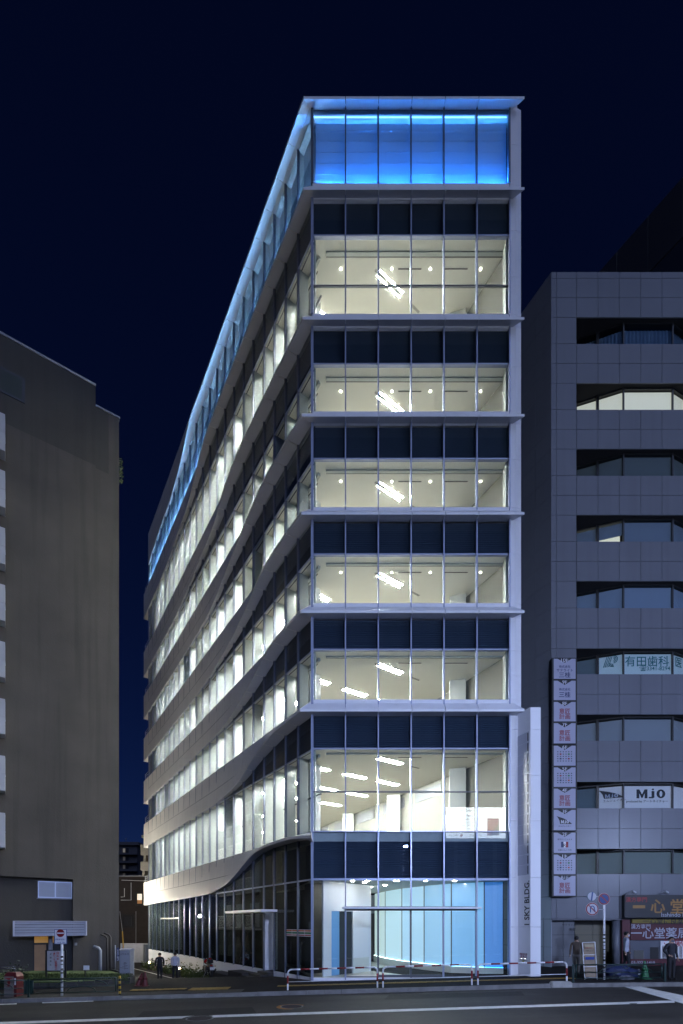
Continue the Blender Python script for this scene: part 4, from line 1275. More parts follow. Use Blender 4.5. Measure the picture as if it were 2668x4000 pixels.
# ------------------------------------------------------------------ tenant sign boxes, one box per floor
M['sign_face'] = mat('sign_acrylic', (.30, .31, .42), .35, emit=(.42, .44, .68), estr=.05)
M['navy'] = mat('navy_lettering', (.01, .02, .10), .5)
M['crimson'] = mat('crimson_lettering', (.24, .006, .014), .5)
ys = YR - .32
def sx_(px): return PX(px, ys)
def sz_(py): return PZ(py, ys)
BOX = [(2569, 2655, '10F'), (2655, 2738, '9F'), (2738, 2821, '8F'), (2821, 2907, '7F'), (2909, 2994, '6F'), (2994, 3077, '5F'), (3077, 3160, '4F'), (3160, 3246, '3F'), (3249, 3335, '2F'), (3335, 3418, '1F'), (3418, 3502, 'B1F')]
LAB = {'10F': 'tenant sign box marked 10F with three lines of navy characters', '9F': 'tenant sign box marked 9F with two lines of navy characters', '8F': 'tenant sign box marked 8F with crimson characters', '7F': 'tenant sign box marked 7F with crimson characters',
       '6F': 'tenant sign box marked 6F with a grid of dark squares', '5F': 'tenant sign box marked 5F with a grid of coloured squares', '4F': 'tenant sign box marked 4F with crimson characters', '3F': 'tenant sign box marked 3F with a black fin emblem',
       '2F': 'tenant sign box marked 2F with a blue white red flag emblem', '1F': 'tenant sign box marked 1F with a grid of coloured squares', 'B1F': 'lowest tenant sign box marked B1F with crimson characters'}
M['sq'] = mat('grey_ink', (.03, .05, .06), .5); M['sq_r'] = M['crimson']; M['sq_g'] = mat('green_ink', (.01, .16, .05), .5); M['sq_b'] = mat('blue_ink', (.005, .03, .09), .5); M['sq_o'] = mat('orange_ink', (.40, .07, .02), .5)
for a, b, fl in BOX:
    t = empty('sign_box', (sx_(2207), ys + .15, sz_(b)), LAB[fl], 'sign', 'tenant signs up the stone office block')
    z0, z1 = sz_(b) + .004, sz_(a) - .004
    x0, x1 = sx_(2156), sx_(2254)
    mb = MB()
    mb.box(x0, x1, ys + .03, YR - .01, z0, z1)
    fr = .055
    mb.box(x0, x0 + fr + .03, ys, ys + .03, z0, z1); mb.box(x1 - fr, x1, ys, ys + .03, z0, z1)
    mb.box(x0 + fr + .03, x1 - fr, ys, ys + .03, z1 - .035, z1); mb.box(x0 + fr + .03, x1 - fr, ys, ys + .03, z0, z0 + .035)
    mb.build('frame', M['black'], t)
    fx0, fx1 = x0 + fr + .03, x1 - fr
    abox('face', M['sign_face'], t, fx0 + .002, fx1 - .002, ys + .015, ys + .029, z0 + .036, z1 - .036)
    yf_ = ys + .013
    cx = (fx0 + fx1) / 2; ht = z1 - z0
    obj('floor_marker', [(cx - .32, yf_, z1 - .037), (cx, yf_, z1 - .037 - .19), (cx + .32, yf_, z1 - .037)], [(0, 1, 2)], M['black'], t)
    def tx(body, zz, w, m, bold=.01, hh=None):
        lettering('lettering', body, t, m, (cx, yf_ - .003, zz), (1, 0, 0), (0, 0, 1), .2, width=w, height=hh, bold=bold)
    tx(fl, z1 - .105, .11 * len(fl), M['pale_ink'])
    if fl == '10F':
        tx('株式会社', z0 + ht * .60, .52, M['navy']); tx('サテライト', z0 + ht * .43, .74, M['navy']); tx('三桂', z0 + ht * .22, .52, M['navy'], .02)
    elif fl == '9F':
        tx('株式会社', z0 + ht * .55, .52, M['navy']); tx('三桂', z0 + ht * .30, .52, M['navy'], .02)
    elif fl in ('8F', '7F', '4F', 'B1F'):
        tx('意匠', z0 + ht * .53, .50, M['crimson'], .015); tx('計画', z0 + ht * .27, .50, M['crimson'], .015)
    elif fl in ('6F', '5F', '1F'):
        for r in range(5):
            for q_ in range(6):
                big = (r, q_) in ((1, 1), (1, 4), (3, 1), (3, 4))
                m = M['sq']
                if big: m = {(1, 1): M['sq_r'], (1, 4): M['sq_g'], (3, 1): M['sq_b'], (3, 4): M['sq_o'] if fl != '6F' else M['sq_r']}[(r, q_)]
                hx = .042 if big else .027
                x_, z_ = cx + (q_ - 2.5) * .125, z0 + ht * .68 - r * .105
                obj('grid_square', [(x_ - hx, yf_, z_ - hx * .8), (x_ + hx, yf_, z_ - hx * .8), (x_ + hx, yf_, z_ + hx * .8), (x_ - hx, yf_, z_ + hx * .8)], [(0, 1, 2, 3)], m, t)
    elif fl == '3F':
        mjo_fin(t, (cx - .02, yf_, z0 + ht * .50), (1, 0, 0), .72, .36, M['black'])
        heavy_mjo(t, (cx + .01, yf_ - .005, z0 + ht * .42), (1, 0, 0), .36, .15, M['pale_ink'])
        tx('エムジェイオー', z0 + ht * .22, .56, M['black'], .006)
    elif fl == '2F':
        tx('東京ロンフェルメ', z0 + ht * .66, .66, M['black'], .0); tx('耳鼻いんこう科', z0 + ht * .17, .62, M['black'], .0)
        for q_, m in ((-1, M['navy']), (0, M['white']), (1, M['crimson'])):
            obj('flag_stripe', [(cx + q_ * .11 - .055, yf_, z0 + ht * .29), (cx + q_ * .11 + .055, yf_, z0 + ht * .29), (cx + q_ * .11 + .055, yf_, z0 + ht * .55), (cx + q_ * .11 - .055, yf_, z0 + ht * .55)], [(0, 1, 2, 3)], m, t)
        lettering('lettering', 'R', t, M['black'], (cx, yf_ - .004, z0 + ht * .38), (1, 0, 0), (0, 0, 1), .2, width=.12)

# ------------------------------------------------------------------ tall dark block behind on the right
UB = Vector((94 - 1334, F, 0)).normalized()
q_ = Vector((PX(2668, 30), 30, 0))
zt0, zt1 = PZ(690, 30), PZ(925, 30)
back = empty('dark_office_tower', (q_.x + 6, 36, 0), 'tall dark glass office tower rising behind the grey stone block', 'office building')
M['tower_dark'] = mat('dark_cladding', (.045, .046, .055), .35, var=.08, scale=.3)
M['tower_glass'] = mat('dark_tower_glass', (.03, .035, .05), .08)
def bk(s): return q_ + UB * s
a, b = bk(-8), bk(24)
MB().prism([(a.x + .08, a.y), (a.x + 14, a.y), (b.x + 14, b.y), (b.x + .08, b.y)], 0, zt0 - .05).build('core', M['tower_dark'], back)
for k in range(16):
    p, r = bk(-8 + k * 2.0 + .02), bk(-6 + k * 2.0 - .02)
    MB().prism([(p.x, p.y), (p.x + .07, p.y), (r.x + .07, r.y), (r.x, r.y)], zt1 + .03, zt0).build('parapet_panel', M['tower_dark'], back)
    for j in range(3):
        MB().prism([(p.x + .03, p.y), (p.x + .07, p.y), (r.x + .07, r.y), (r.x + .03, r.y)], zt1 - 4.0 * (j + 1) + 1.2, zt1 - 4.0 * j - .05).build('window_pane', M['tower_glass'], back)
        MB().prism([(p.x, p.y), (p.x + .07, p.y), (r.x + .07, r.y), (r.x, r.y)], zt1 - 4.0 * (j + 1) + .03, zt1 - 4.0 * (j + 1) + 1.15).build('spandrel_panel', M['tower_dark'], back)
# ------------------------------------------------------------------ old apartment house on the left
UL = Vector((4195 - 1334, F, 0)).normalized()       # along its visible face, going right and away
PR = Vector((PX(465, 27.0), 27.0, 0))
NL = Vector((UL.y, -UL.x, 0))                       # outward
def LP(t, w, z): return Vector((PR.x + UL.x * t + NL.x * w, PR.y + UL.y * t + NL.y * w, z))
def left_hit(px, py, w=0):
    rx = (px - 1334) / F
    o = LP(0, w, 0)
    t = (rx * o.y - o.x) / (UL.x - rx * UL.y)
    return t, PZ(py, o.y + UL.y * t)
apt = empty('apartment_house', (PR.x - 4, PR.y + 2, -.5), 'old grey stuccoed apartment house with a darker painted top on the near corner', 'building')
def lbox(name, m, t0, t1, w0, w1, z0, z1, parent=None):
    p = [LP(t0, w0, 0), LP(t1, w0, 0), LP(t1, w1, 0), LP(t0, w1, 0)]
    return MB().prism([(q.x, q.y) for q in p], z0, z1).build(name, m, parent or apt)
t374, zroof = left_hit(374, 1509)
_, zroof2 = left_hit(465, 1633)
_, zpaint = left_hit(25, 1655)
t425, zp2 = left_hit(425, 1850)
t285, zrec = left_hit(285, 3434)
TL = -16.0
base = -1.6
# upper wall, in its two paints, above the recessed ground floor
lbox('wall', M['stucco'], TL, t374 - .01, -10, 0, zrec, zpaint)
lbox('painted_wall', M['stucco_dark'], TL, t374 - .01, -10, .0, zpaint + .002, zroof)
lbox('wall', M['stucco'], t374 - .01, 0, -9, -.035, base, zp2)
lbox('painted_wall', M['stucco_dark'], t374 - .01, t425, -9, -.035, zp2 + .002, zroof2)
lbox('wall', M['stucco'], t425 + .002, 0, -9, -.033, zp2 + .002, zroof2)
lbox('corner_wall', M['stucco'], t285, t374 - .012, -4, -.002, base, zrec - .002)
lbox('recess_wall', M['stucco_dark'], TL, t285 - .004, -4, -.45, base, zrec - .002)  # recess wall uses the darker stucco colour
lbox('roof_edge', M['stucco_pale'], TL, t374, -.25, .05, zroof, zroof + .09)
lbox('roof_edge', M['stucco_pale'], t374 + .002, .04, -.25, .02, zroof2, zroof2 + .07)
# window at the top
t0, z1 = left_hit(-40, 1440); t1, z0 = left_hit(97, 1578)
_, zt_ = left_hit(97, 1482)
lbox('window_frame', M['win_frame'], t0, t1, -.02, .035, z0, zt_)
lbox('window_pane', mat('dark_green_glass', (.02, .028, .02), .6), t0 + .12, t1 - .12, .03, .042, z0 + .12, zt_ - .12)
# balcony ends at the far left
for k in range(8):
    ya, yb = 1627 + k * 221.5, 1770 + k * 221.5 - k * 1.2
    t1, za = left_hit(20, ya, .5); _, zb_ = left_hit(20, yb, .5)
    o = lbox('balcony', M['stucco_pale'], t1 - 3.0, t1, .0, .62, zb_, za)
    lbox('balcony_rim', M['stucco_pale'], t1 - 3.0, t1 + .012, .0, .64, (za + zb_) / 2 - .02, (za + zb_) / 2 + .015, apt)
# two-pane window in the recess
t0, z1 = left_hit(148, 3441, -.45); t1, z0 = left_hit(282, 3510, -.45)
wn_ = lbox('window', M['alu'], t0, t1, -.45, -.40, z0, z1)
tm = (t0 + t1) / 2
M['frost'] = mat('frosted_glass', (.17, .19, .25), .35)
lbox('window_pane', M['frost'], t0 + .05, tm - .03, -.40, -.39, z0 + .05, z1 - .05, wn_)
lbox('window_pane', M['frost'], tm + .03, t1 - .05, -.40, -.385, z0 + .05, z1 - .05, wn_)
lbox('window_sill', M['alu_dark'], t0 - .05, t1 + .02, -.45, -.34, z0 - .06, z0 - .003)
# porch: doorway, door and fanlight carrying warm light in their colour, post and slatted awning
t0, z1 = left_hit(128, 3650, -.45); t1, _ = left_hit(282, 3650, -.45)
_, zg = left_hit(200, 3822, -.45)
lbox('doorway', M['dark'], t0, t1, -.45, -.435, zg - .3, z1)  # dark slab stands in for the shade inside the porch opening
ta, _ = left_hit(134, 3700, -.42); tb, zd_ = left_hit(180, 3690, -.42)
lbox('door', mat('warm_lit_door', (.34, .19, .09), .6, var=.1), ta, tb, -.435, -.41, zg - .3, zd_)
lbox('fanlight', mat('lit_fanlight', (.4, .25, .08), .5, emit=(1.0, .50, .10), estr=.16), ta, left_hit(210, 3700, -.42)[0], -.435, -.415, left_hit(150, 3683, -.42)[1], left_hit(150, 3658, -.42)[1])
tc0, _ = left_hit(186, 3700, -.3); tc1, _ = left_hit(208, 3700, -.3)
MB().tube([LP((tc0 + tc1) / 2, -.28, zg - .3), LP((tc0 + tc1) / 2, -.28, z1)], (tc1 - tc0) * .42, 14).build('porch_post', M['grey_paint'], apt, True)
# slatted awning
t0, za = left_hit(50, 3597, .7); t1, _ = left_hit(340, 3597, .7); _, zb_ = left_hit(200, 3656, .7)
awn = empty('slatted_awning', LP((t0 + t1) / 2, .4, zb_), 'pale blue slatted metal awning over the porch of the grey house', 'awning')
M['awning'] = mat('pale_metal_slat', (.42, .43, .52), .45, var=.04)
n = 5
for k in range(n):
    z0 = zb_ + .04 + (za - zb_ - .08) * k / n; z1 = zb_ + .04 + (za - zb_ - .08) * (k + 1) / n - .02
    p = [LP(t0 + .08, .66, z0), LP(t1 - .08, .66, z0), LP(t1 - .08, .62, z0), LP(t0 + .08, .62, z0), LP(t0 + .08, .70, z1), LP(t1 - .08, .70, z1), LP(t1 - .08, .62, z1), LP(t0 + .08, .62, z1)]
    MB().hexa([tuple(q) for q in p]).build('slat', M['awning'], awn)
for a, b in ((t0, t0 + .07), (t1 - .07, t1)):
    lbox('end_cap', M['awning'], a, b, .0, .71, zb_, za, awn)
lbox('top_rail', M['awning'], t0 + .072, t1 - .072, .0, .70, za - .035, za, awn)
lbox('bottom_rail', M['awning'], t0 + .072, t1 - .072, .60, .70, zb_, zb_ + .035, awn)
# rain pipes on the wall
def pipe(px, py0, py1, r, name, m, bend=True):
    t, z1 = left_hit(px, py0, .08); _, z0 = left_hit(px, py1, .08)
    path = [LP(t, .08 + r, z0 - .3), LP(t, .08 + r, z1)]
    if bend: path += [LP(t - .08, .08 + r, z1 + .12), LP(t - .30, .03, z1 + .22)]
    MB().tube(path, r, 10).build(name, m, apt, True)
M['pipe_grey'] = mat('grey_pvc', (.27, .28, .30), .5)
pipe(391, 3712, 3815, .085, 'rain_pipe', M['pipe_grey'])
pipe(418, 3665, 3815, .04, 'cable_pipe', M['stucco'])
pipe(431, 3660, 3815, .045, 'cable_pipe', M['stucco'])
pipe(450, 3692, 3780, .03, 'cable_pipe', M['steel'], False)
t, z = left_hit(296, 3687, .02)
lbox('meter_box', M['pipe_grey'], t - .05, t + .06, 0, .10, z - .08, z + .06)
# street-side wall with balconies and windows (seen in the reflections of the shop glass)
UL2 = Vector((-NL.x, -NL.y, 0))
def BP(t, w, z): return Vector((PR.x + UL2.x * t + UL.x * w, PR.y + UL2.y * t + UL.y * w, z))
def bbox_(name, m, t0, t1, w0, w1, z0, z1):
    p = [BP(t0, w0, 0), BP(t1, w0, 0), BP(t1, w1, 0), BP(t0, w1, 0)]
    return MB().prism([(q.x, q.y) for q in p], z0, z1).build(name, m, apt)
for k in range(5):
    zb_ = 1.9 + k * 2.85
    for j in range(3):
        t0 = 4.0 + j * 2.7
        bbox_('balcony_slab', M['stucco_pale'], t0, t0 + 2.4, .0, .55, zb_ - .12, zb_)
        mb = MB()
        for q in range(13):
            p = BP(t0 + q * .2, .52, 0); mb.tube([(p.x, p.y, zb_), (p.x, p.y, zb_ + 1.0)], .018, 5)
        for zz in (.06, 1.0): mb.tube([BP(t0, .52, zb_ + zz), BP(t0 + 2.4, .52, zb_ + zz)], .03, 6)
        mb.build('balcony_railing', M['white'], apt)
        bbox_('balcony_window', M['frost'], t0 + .3, t0 + 1.9, .004, .03, zb_ + .05, zb_ + 1.95)
# wall lamp far down the side wall (it shows as the bright star in the shop glass)
g_s, g_z = side_hit(780, 3579)
g_p = SP(g_s, 0, g_z); e_p = Vector((0, 0, H))
dv = g_p - e_p; dv = dv - NS * (2 * dv.dot(NS))
o_ = BP(0, .55, 0); tt = (UL.dot(o_ - Vector((g_p.x, g_p.y, 0)))) / UL.dot(Vector((dv.x, dv.y, 0)))
lp = g_p + dv * tt
bt_ = UL2.dot(Vector((lp.x, lp.y, 0)) - PR)
lampt = empty('street_lamp', (lp.x, lp.y, lp.z - 4.2), 'lit bulkhead street lamp on an arm at the back of the grey house', 'lamp')
MB().tube([BP(bt_ - .1, .0, lp.z - .2), BP(bt_ - .02, .35, lp.z + .15), lp + Vector((0, 0, .1))], .03, 8).build('arm', M['steel'], lampt)
MB().lathe(tuple(lp - Vector((0, 0, .16))), [(.03, 0), (.15, .05), (.17, .10), (.155, .10), (.13, .06), (.03, .03)], 14).build('light_block_dish', M['steel'], lampt)  # opaque bowl added under the bulb to block its downward light
MB().lathe(tuple(lp - Vector((0, 0, .09))), [(.03, 0), (.09, .03), (.11, .10), (.09, .17), (.03, .20)], 12).build('bulb', mat('street_lamp_bulb', (.9, .9, .8), .4, emit=(1.0, .93, .78), estr=8500.0), lampt, True)

# ------------------------------------------------------------------ houses at the end of the side street
end = empty('brick_house', (PX(520, 58), 58, -1.4), 'dark brick house with white wall pipes at the end of the side street', 'house')
M['dark_brick'] = mat('dark_brick', (.035, .026, .024), .8, var=.2, scale=2)
x0, x1 = PX(380, 58), PX(640, 58)
abox('wall', M['dark_brick'], end, x0, x1, 58, 66, -1.6, PZ(3425, 58))
abox('roof_edge', M['grey_paint'], end, x0, x1 + .2, 57.8, 58.2, PZ(3425, 58), PZ(3420, 58))
def ebox(name, m, a, b, c, d, y0=57.9, y1=57.995, parent=end): return abox(name, m, parent, PX(a, 58), PX(b, 58), y0, y1, PZ(d, 58), PZ(c, 58))
w1 = ebox('window', M['win_frame'], 529, 559, 3486, 3537)
ebox('pane', mat('lit_window', (.8, .75, .6), .5, emit=(1.0, .93, .75), estr=.62), 538, 556, 3492, 3516, 57.87, 57.898, w1)
ebox('pane', mat('lit_window_low', (.35, .16, .06), .5, emit=(.55, .25, .09), estr=.3), 538, 556, 3516, 3530, 57.87, 57.898, w1)
w2 = ebox('window', M['win_frame'], 477, 525, 3572, 3624)
ebox('pane', mat('dim_window', (.03, .03, .035), .3), 486, 516, 3580, 3617, 57.87, 57.898, w2)
for path in ([(475, 3438), (568, 3441)], [(512, 3448), (512, 3516), (472, 3516)], [(486, 3470), (486, 3503), (472, 3504)], [(531, 3560), (531, 3690)]):
    MB().tube([(PX(a, 57.8), 57.8, PZ(b, 57.8)) for a, b in path], .035, 6).build('wall_pipe', M['white'] if path[0][0] != 531 else M['grey_paint'], end)
fence = tag(abox('boundary_wall', M['grey_paint'], None, PX(470, 50), PX(620, 50), 50, 50.3, -1.7, PZ(3685, 50)), 'low grey boundary wall across the end of the side street', 'wall')
far = empty('far_apartment_block', (PX(505, 110), 110, 0), 'far apartment block with dark balconies seen down the side street', 'apartment block')
M['far_wall'] = mat('far_wall', (.10, .095, .10), .85, var=.1)
x0, x1 = PX(380, 110), PX(536, 110)
zt_ = PZ(3303, 110)
abox('wall', M['far_wall'], far, x0, x1, 110, 122, 0, zt_)
abox('roof', M['far_wall'], far, x0 - .3, x1 + .6, 109.2, 122, zt_, zt_ + .7)
for k in range(4):
    zz = PZ(3337 + k * 32, 110)
    abox('balcony', M['far_wall'], far, x0, x1 + .4, 108.6, 109.95, zz - .25, zz + .12)
    w_ = abox('window', M['win_frame'], far, PX(479, 110), PX(503, 110), 109.9, 109.99, zz + .35, zz + 1.4)
    abox('pane', mat('far_pane', (.5, .45, .35), .5, emit=(1, .85, .6), estr=.10 if k == 0 else .02), far, PX(481, 110), PX(490, 110), 109.86, 109.89, zz + .4, zz + 1.3)
MB().tube([(PX(477, 110), 112, zt_), (PX(477, 110), 112, zt_ + 2.0)], .06, 5).build('aerial', M['steel'], far)
MB().tube([(PX(473, 110), 112, zt_ + 1.9), (PX(481, 110), 112, zt_ + 2.0)], .05, 5).build('aerial', M['steel'], far)
ov = empty('stair_block', (PX(565, 48), 48, -1.4), 'concrete stair block with a warm landing light behind the white building', 'building')
M['conc'] = mat('raw_concrete', (.16, .15, .135), .85, var=.15)
for k, (c, d) in enumerate([(3262, 3272), (3300, 3340), (3366, 3400)]):
    abox('landing', M['conc'], ov, PX(549 + (0 if k else 4), 48), PX(640, 48), 48, 50, PZ(d, 48), PZ(c, 48))
abox('stair_wall', M['conc'], ov, PX(560, 48), PX(640, 48), 50, 54, -1.5, PZ(3268, 48))
MB().hexa([(PX(553, 48), 48.1, PZ(3420, 48)), (PX(562, 48), 48.1, PZ(3420, 48)), (PX(562, 48), 49.9, PZ(3420, 48)), (PX(553, 48), 49.9, PZ(3420, 48)), (PX(566, 48), 48.1, PZ(3272, 48)), (PX(575, 48), 48.1, PZ(3272, 48)), (PX(575, 48), 49.9, PZ(3272, 48)), (PX(566, 48), 49.9, PZ(3272, 48))]).build('stair_beam', M['conc'], ov)
MB().lathe((PX(576, 48), 49.6, PZ(3345, 48)), [(.10, 0), (.10, .1)], 10, axis=(0, -1, 0)).build('landing_light', M['orange_lamp'], ov)
# climbing plant on the back edge of the grey house
def leaf_cloud(center_fn, n, size, seed):
    r = random.Random(seed)
    mb = MB()
    for _ in range(n):
        c = center_fn(r)
        a = Vector((r.uniform(-1, 1), r.uniform(-1, 1), r.uniform(-.6, 1))).normalized()
        b = a.cross(Vector((r.uniform(-1, 1), r.uniform(-1, 1), r.uniform(-1, 1)))).normalized()
        s = size * r.uniform(.6, 1.3)
        mb.add([c - a * s, c + b * s * .45, c + a * s, c - b * s * .45], [(0, 1, 2, 3)])
    return mb
def vine(name, label, t, py0, py1):
    _, z1 = left_hit(468, py0); _, z0 = left_hit(468, py1)
    p = BP(t, .05, 0)
    root = empty(name, (p.x, p.y, z0), label, 'plant')
    leaf_cloud(lambda r: Vector((p.x + UL.x * r.uniform(0, .22), p.y + UL.y * r.uniform(0, .2), r.uniform(z0, z1))), 130, .06, 5).build('foliage', mat('vine_leaf', (.10, .14, .03), .6), root)
    MB().tube([(p.x, p.y, z0 - .2), (p.x + .06, p.y, (z0 + z1) / 2), (p.x + .02, p.y, z1)], .012, 5).build('stem', M['wood_dark'], root)
vine('hanging_plant', 'small green plant hanging off the edge of the grey house high up', .4, 1765, 1862)
# ------------------------------------------------------------------ street furniture
BY = 17.56
def barrier(px0, px1, label):
    x0, x1 = PX(px0, BY), PX(px1, BY)
    z0, z1 = gz(x0, BY), gz(x1, BY)
    h = .74; r = .030
    t = empty('barrier', ((x0 + x1) / 2, BY, (z0 + z1) / 2), label, 'barrier', 'red and white tube barriers along the kerb')
    R_ = .14
    def P(x, dz): return Vector((x, BY, z0 + (z1 - z0) * (x - x0) / (x1 - x0) + dz))
    # hoop in alternating colours: posts, bends, then the top bar in short lengths
    for x, sgn in ((x0, 1), (x1, -1)):
        MB().tube([P(x, -.05), P(x, .23)], r, 10).build('post', M['white'], t, True)
        MB().tube([P(x, .23), P(x, .52)], r + .001, 10).build('post_band', M['red'], t, True)
        arc = [P(x, .52)] + [P(x + sgn * R_ * (1 - math.cos(a)), h - R_ + R_ * math.sin(a)) for a in lin(0, math.pi / 2, 6)]
        MB().tube(arc, r, 10).build('post', M['white'], t, True)
    n = 9
    xs = lin(x0 + R_, x1 - R_, n)
    for i in range(n):
        MB().tube([P(xs[i], h), P(xs[i + 1], h)], r + (.001 if i % 2 else 0), 10).build('rail_band' if i % 2 else 'rail', M['red'] if i % 2 else M['white'], t, True)
    MB().tube([P(x0 + .02, .30), P(x1 - .02, .30)], .014, 8).build('lower_rail', M['white'], t, True)
barrier(1124, 1474, 'red and white barrier beside the dropped kerb of the side street')
barrier(1496, 1843, 'red and white barrier in front of the glass entrance doors')
barrier(1867, 2214, 'red and white barrier in front of the name pylon')

def guard_rail(px0, px1, label, posts=(), top=.63, loop=True, brackets=True):
    x0, x1 = PX(px0, BY), PX(px1, BY)
    def P(x, dz): return Vector((x, BY, gz(x, BY) + dz))
    t = empty('guard_rail', ((x0 + x1) / 2, BY, gz((x0 + x1) / 2, BY)), label, 'guard rail', 'dark green guard rails along the kerb')
    MB().tube([P(x0, top), P(x1, top)], .024, 8).build('top_rail', M['green_rail'], t, True)
    MB().tube([P(x0, .14), P(x1, .14)], .017, 8).build('bottom_rail', M['green_rail'], t, True)
    MB().tube([P(x0, .34), P(x1, .34)], .013, 8).build('middle_rail', M['green_rail'], t, True)
    for x in (x0, x1):
        MB().tube([P(x, .14), P(x, top)], .028, 8).build('end_bar', M['green_rail'], t, True)
    if loop:
        xm = (x0 + x1) / 2 + .25
        MB().tube([P(xm + .95 * math.cos(a) * (1 if a < 0 else 1), .34 + .27 * math.sin(a)) for a in lin(0, math.pi, 12)], .018, 6).build('arch', M['green_rail'], t, True)
        for s in (-1, 1):
            MB().tube([P(xm + s * (.1 + .42 * math.sin(a)), .14 + .2 * math.cos(a)) for a in lin(0, math.pi / 2, 6)][::-1], .016, 6).build('arch', M['green_rail'], t, True)
        MB().tube([P(xm + .10 * math.cos(a), top - .04 + .11 * math.sin(a) * -1) for a in lin(0, math.pi, 8)], .016, 6).build('arch', M['green_rail'], t, True)
    for px in posts:
        x = PX(px, BY)
        MB().box(x - .03, x + .03, BY - .03, BY + .03, gz(x, BY) - .05, gz(x, BY) + top + .03).build('post', M['green_rail'], t)
        for s in ((-1, 1) if brackets else ()):
            MB().box(x + s * .05, x + s * .13, BY - .02, BY + .02, gz(x, BY) + .12, gz(x, BY) + top - .02).build('bracket', M['green_rail'], t)
guard_rail(128, 452, 'dark green guard rail in front of the grass bed', (112,))
guard_rail(-260, 98, 'dark green guard rail in front of the red and white post box', ())
guard_rail(2250, 2585, 'dark green guard rail in front of the sandwich board and rubbish bags', (2239, 2597), brackets=False)
# yellow and black end post
x = PX(468, BY)
t = empty('end_post', (x, BY, gz(x, BY)), 'short post with yellow and black bands at the end of the green rail', 'post')
for k in range(8):
    MB().tube([(x, BY, gz(x, BY) - .05 + k * .092), (x, BY, gz(x, BY) - .05 + (k + 1) * .092)], .042 if k % 2 else .0415, 10).build('band', mat('band_yellow', (.42, .26, .02), .5) if k % 2 else M['black'], t, True)

# post box / litter box at the left edge
x0, x1 = PX(16, 17.75), PX(64, 17.75); y0 = 17.75
zg = gz(x0, 17.75)
pbx = empty('hydrant_box', ((x0 + x1) / 2, 17.95, zg), 'pale box with red sides and red sloping lid at the left kerb', 'street box')
M['box_red'] = mat('faded_box_red', (.09, .008, .010), .5)
M['beige'] = mat('beige_enamel', (.17, .15, .13), .5)
abox('body', M['beige'], pbx, x0, x1 - .10, y0, y0 + .4, zg - .05, zg + .76)
abox('side_panel', M['box_red'], pbx, x1 - .098, x1 + .0, y0 + .004, y0 + .4, zg - .05, zg + .76)
MB().hexa([(x0 - .01, y0 - .01, zg + .762), (x1 + .01, y0 - .01, zg + .762), (x1 + .01, y0 + .41, zg + .762), (x0 - .01, y0 + .41, zg + .762), (x0 + .05, y0 + .06, zg + .90), (x1 - .06, y0 + .06, zg + .90), (x1 - .06, y0 + .34, zg + .90), (x0 + .05, y0 + .34, zg + .90)]).build('lid', M['box_red'], pbx)
xm = (x0 + x1 - .1) / 2
mb = MB().box(xm - .12, xm + .12, y0 - .006, y0 - .001, zg + .68, zg + .71).box(xm - .05, xm + .05, y0 - .006, y0 - .001, zg + .40, zg + .68)
mb.build('emblem', M['red'], pbx)
abox('label_strip', M['white'], pbx, x1 - .07, x1 - .02, y0 - .001, y0 + .003, zg + .45, zg + .70)

# no-entry sign on a stickered white pole
Ys = 17.75
x = PX(242, Ys); zg = gz(x, Ys)
ne = empty('no_entry_sign', (x, Ys, zg), 'square plate with a round red no entry sign on a white pole', 'road sign')
MB().tube([(x, Ys, zg - .05), (x, Ys, PZ(3640, Ys))], .042, 12).build('pole', M['white'], ne, True)
rs = random.Random(4)
for k in range(9):
    z = zg + .1 + k * .16 + rs.uniform(0, .08)
    MB().tube([(x, Ys, z), (x, Ys, z + rs.uniform(.03, .09))], .0435, 12).build('sticker', rs.choice([M['grey_paint'], M['alu_dark'], M['beige'], M['black']]), ne, True)
a, b, c, d = PX(217, Ys), PX(265, Ys), PZ(3688, Ys), PZ(3630, Ys)
abox('plate_border', mat('blue_border', (.03, .06, .22), .5), ne, a, b, Ys - .07, Ys - .05, c, d)
abox('plate', M['white'], ne, a + .018, b - .018, Ys - .074, Ys - .071, c + .018, d - .018)
xc, zc_ = (a + b) / 2, PZ(3645, Ys)
MB().lathe((xc, Ys - .076, zc_), [(.142, 0), (.142, .004)], 28, axis=(0, -1, 0)).build('red_disc', M['red'], ne)
abox('white_bar', M['white'], ne, xc - .125, xc + .125, Ys - .085, Ys - .081, zc_ - .022, zc_ + .024)
inkb = mat('blue_lettering', (.02, .05, .25), .5)
lettering('lettering', '自転車を除く', ne, inkb, (xc, Ys - .076, PZ(3669, Ys)), (1, 0, 0), (0, 0, 1), .1, width=.36)
lettering('lettering', 'この先 10m', ne, inkb, (xc, Ys - .076, PZ(3682, Ys)), (1, 0, 0), (0, 0, 1), .1, width=.36)

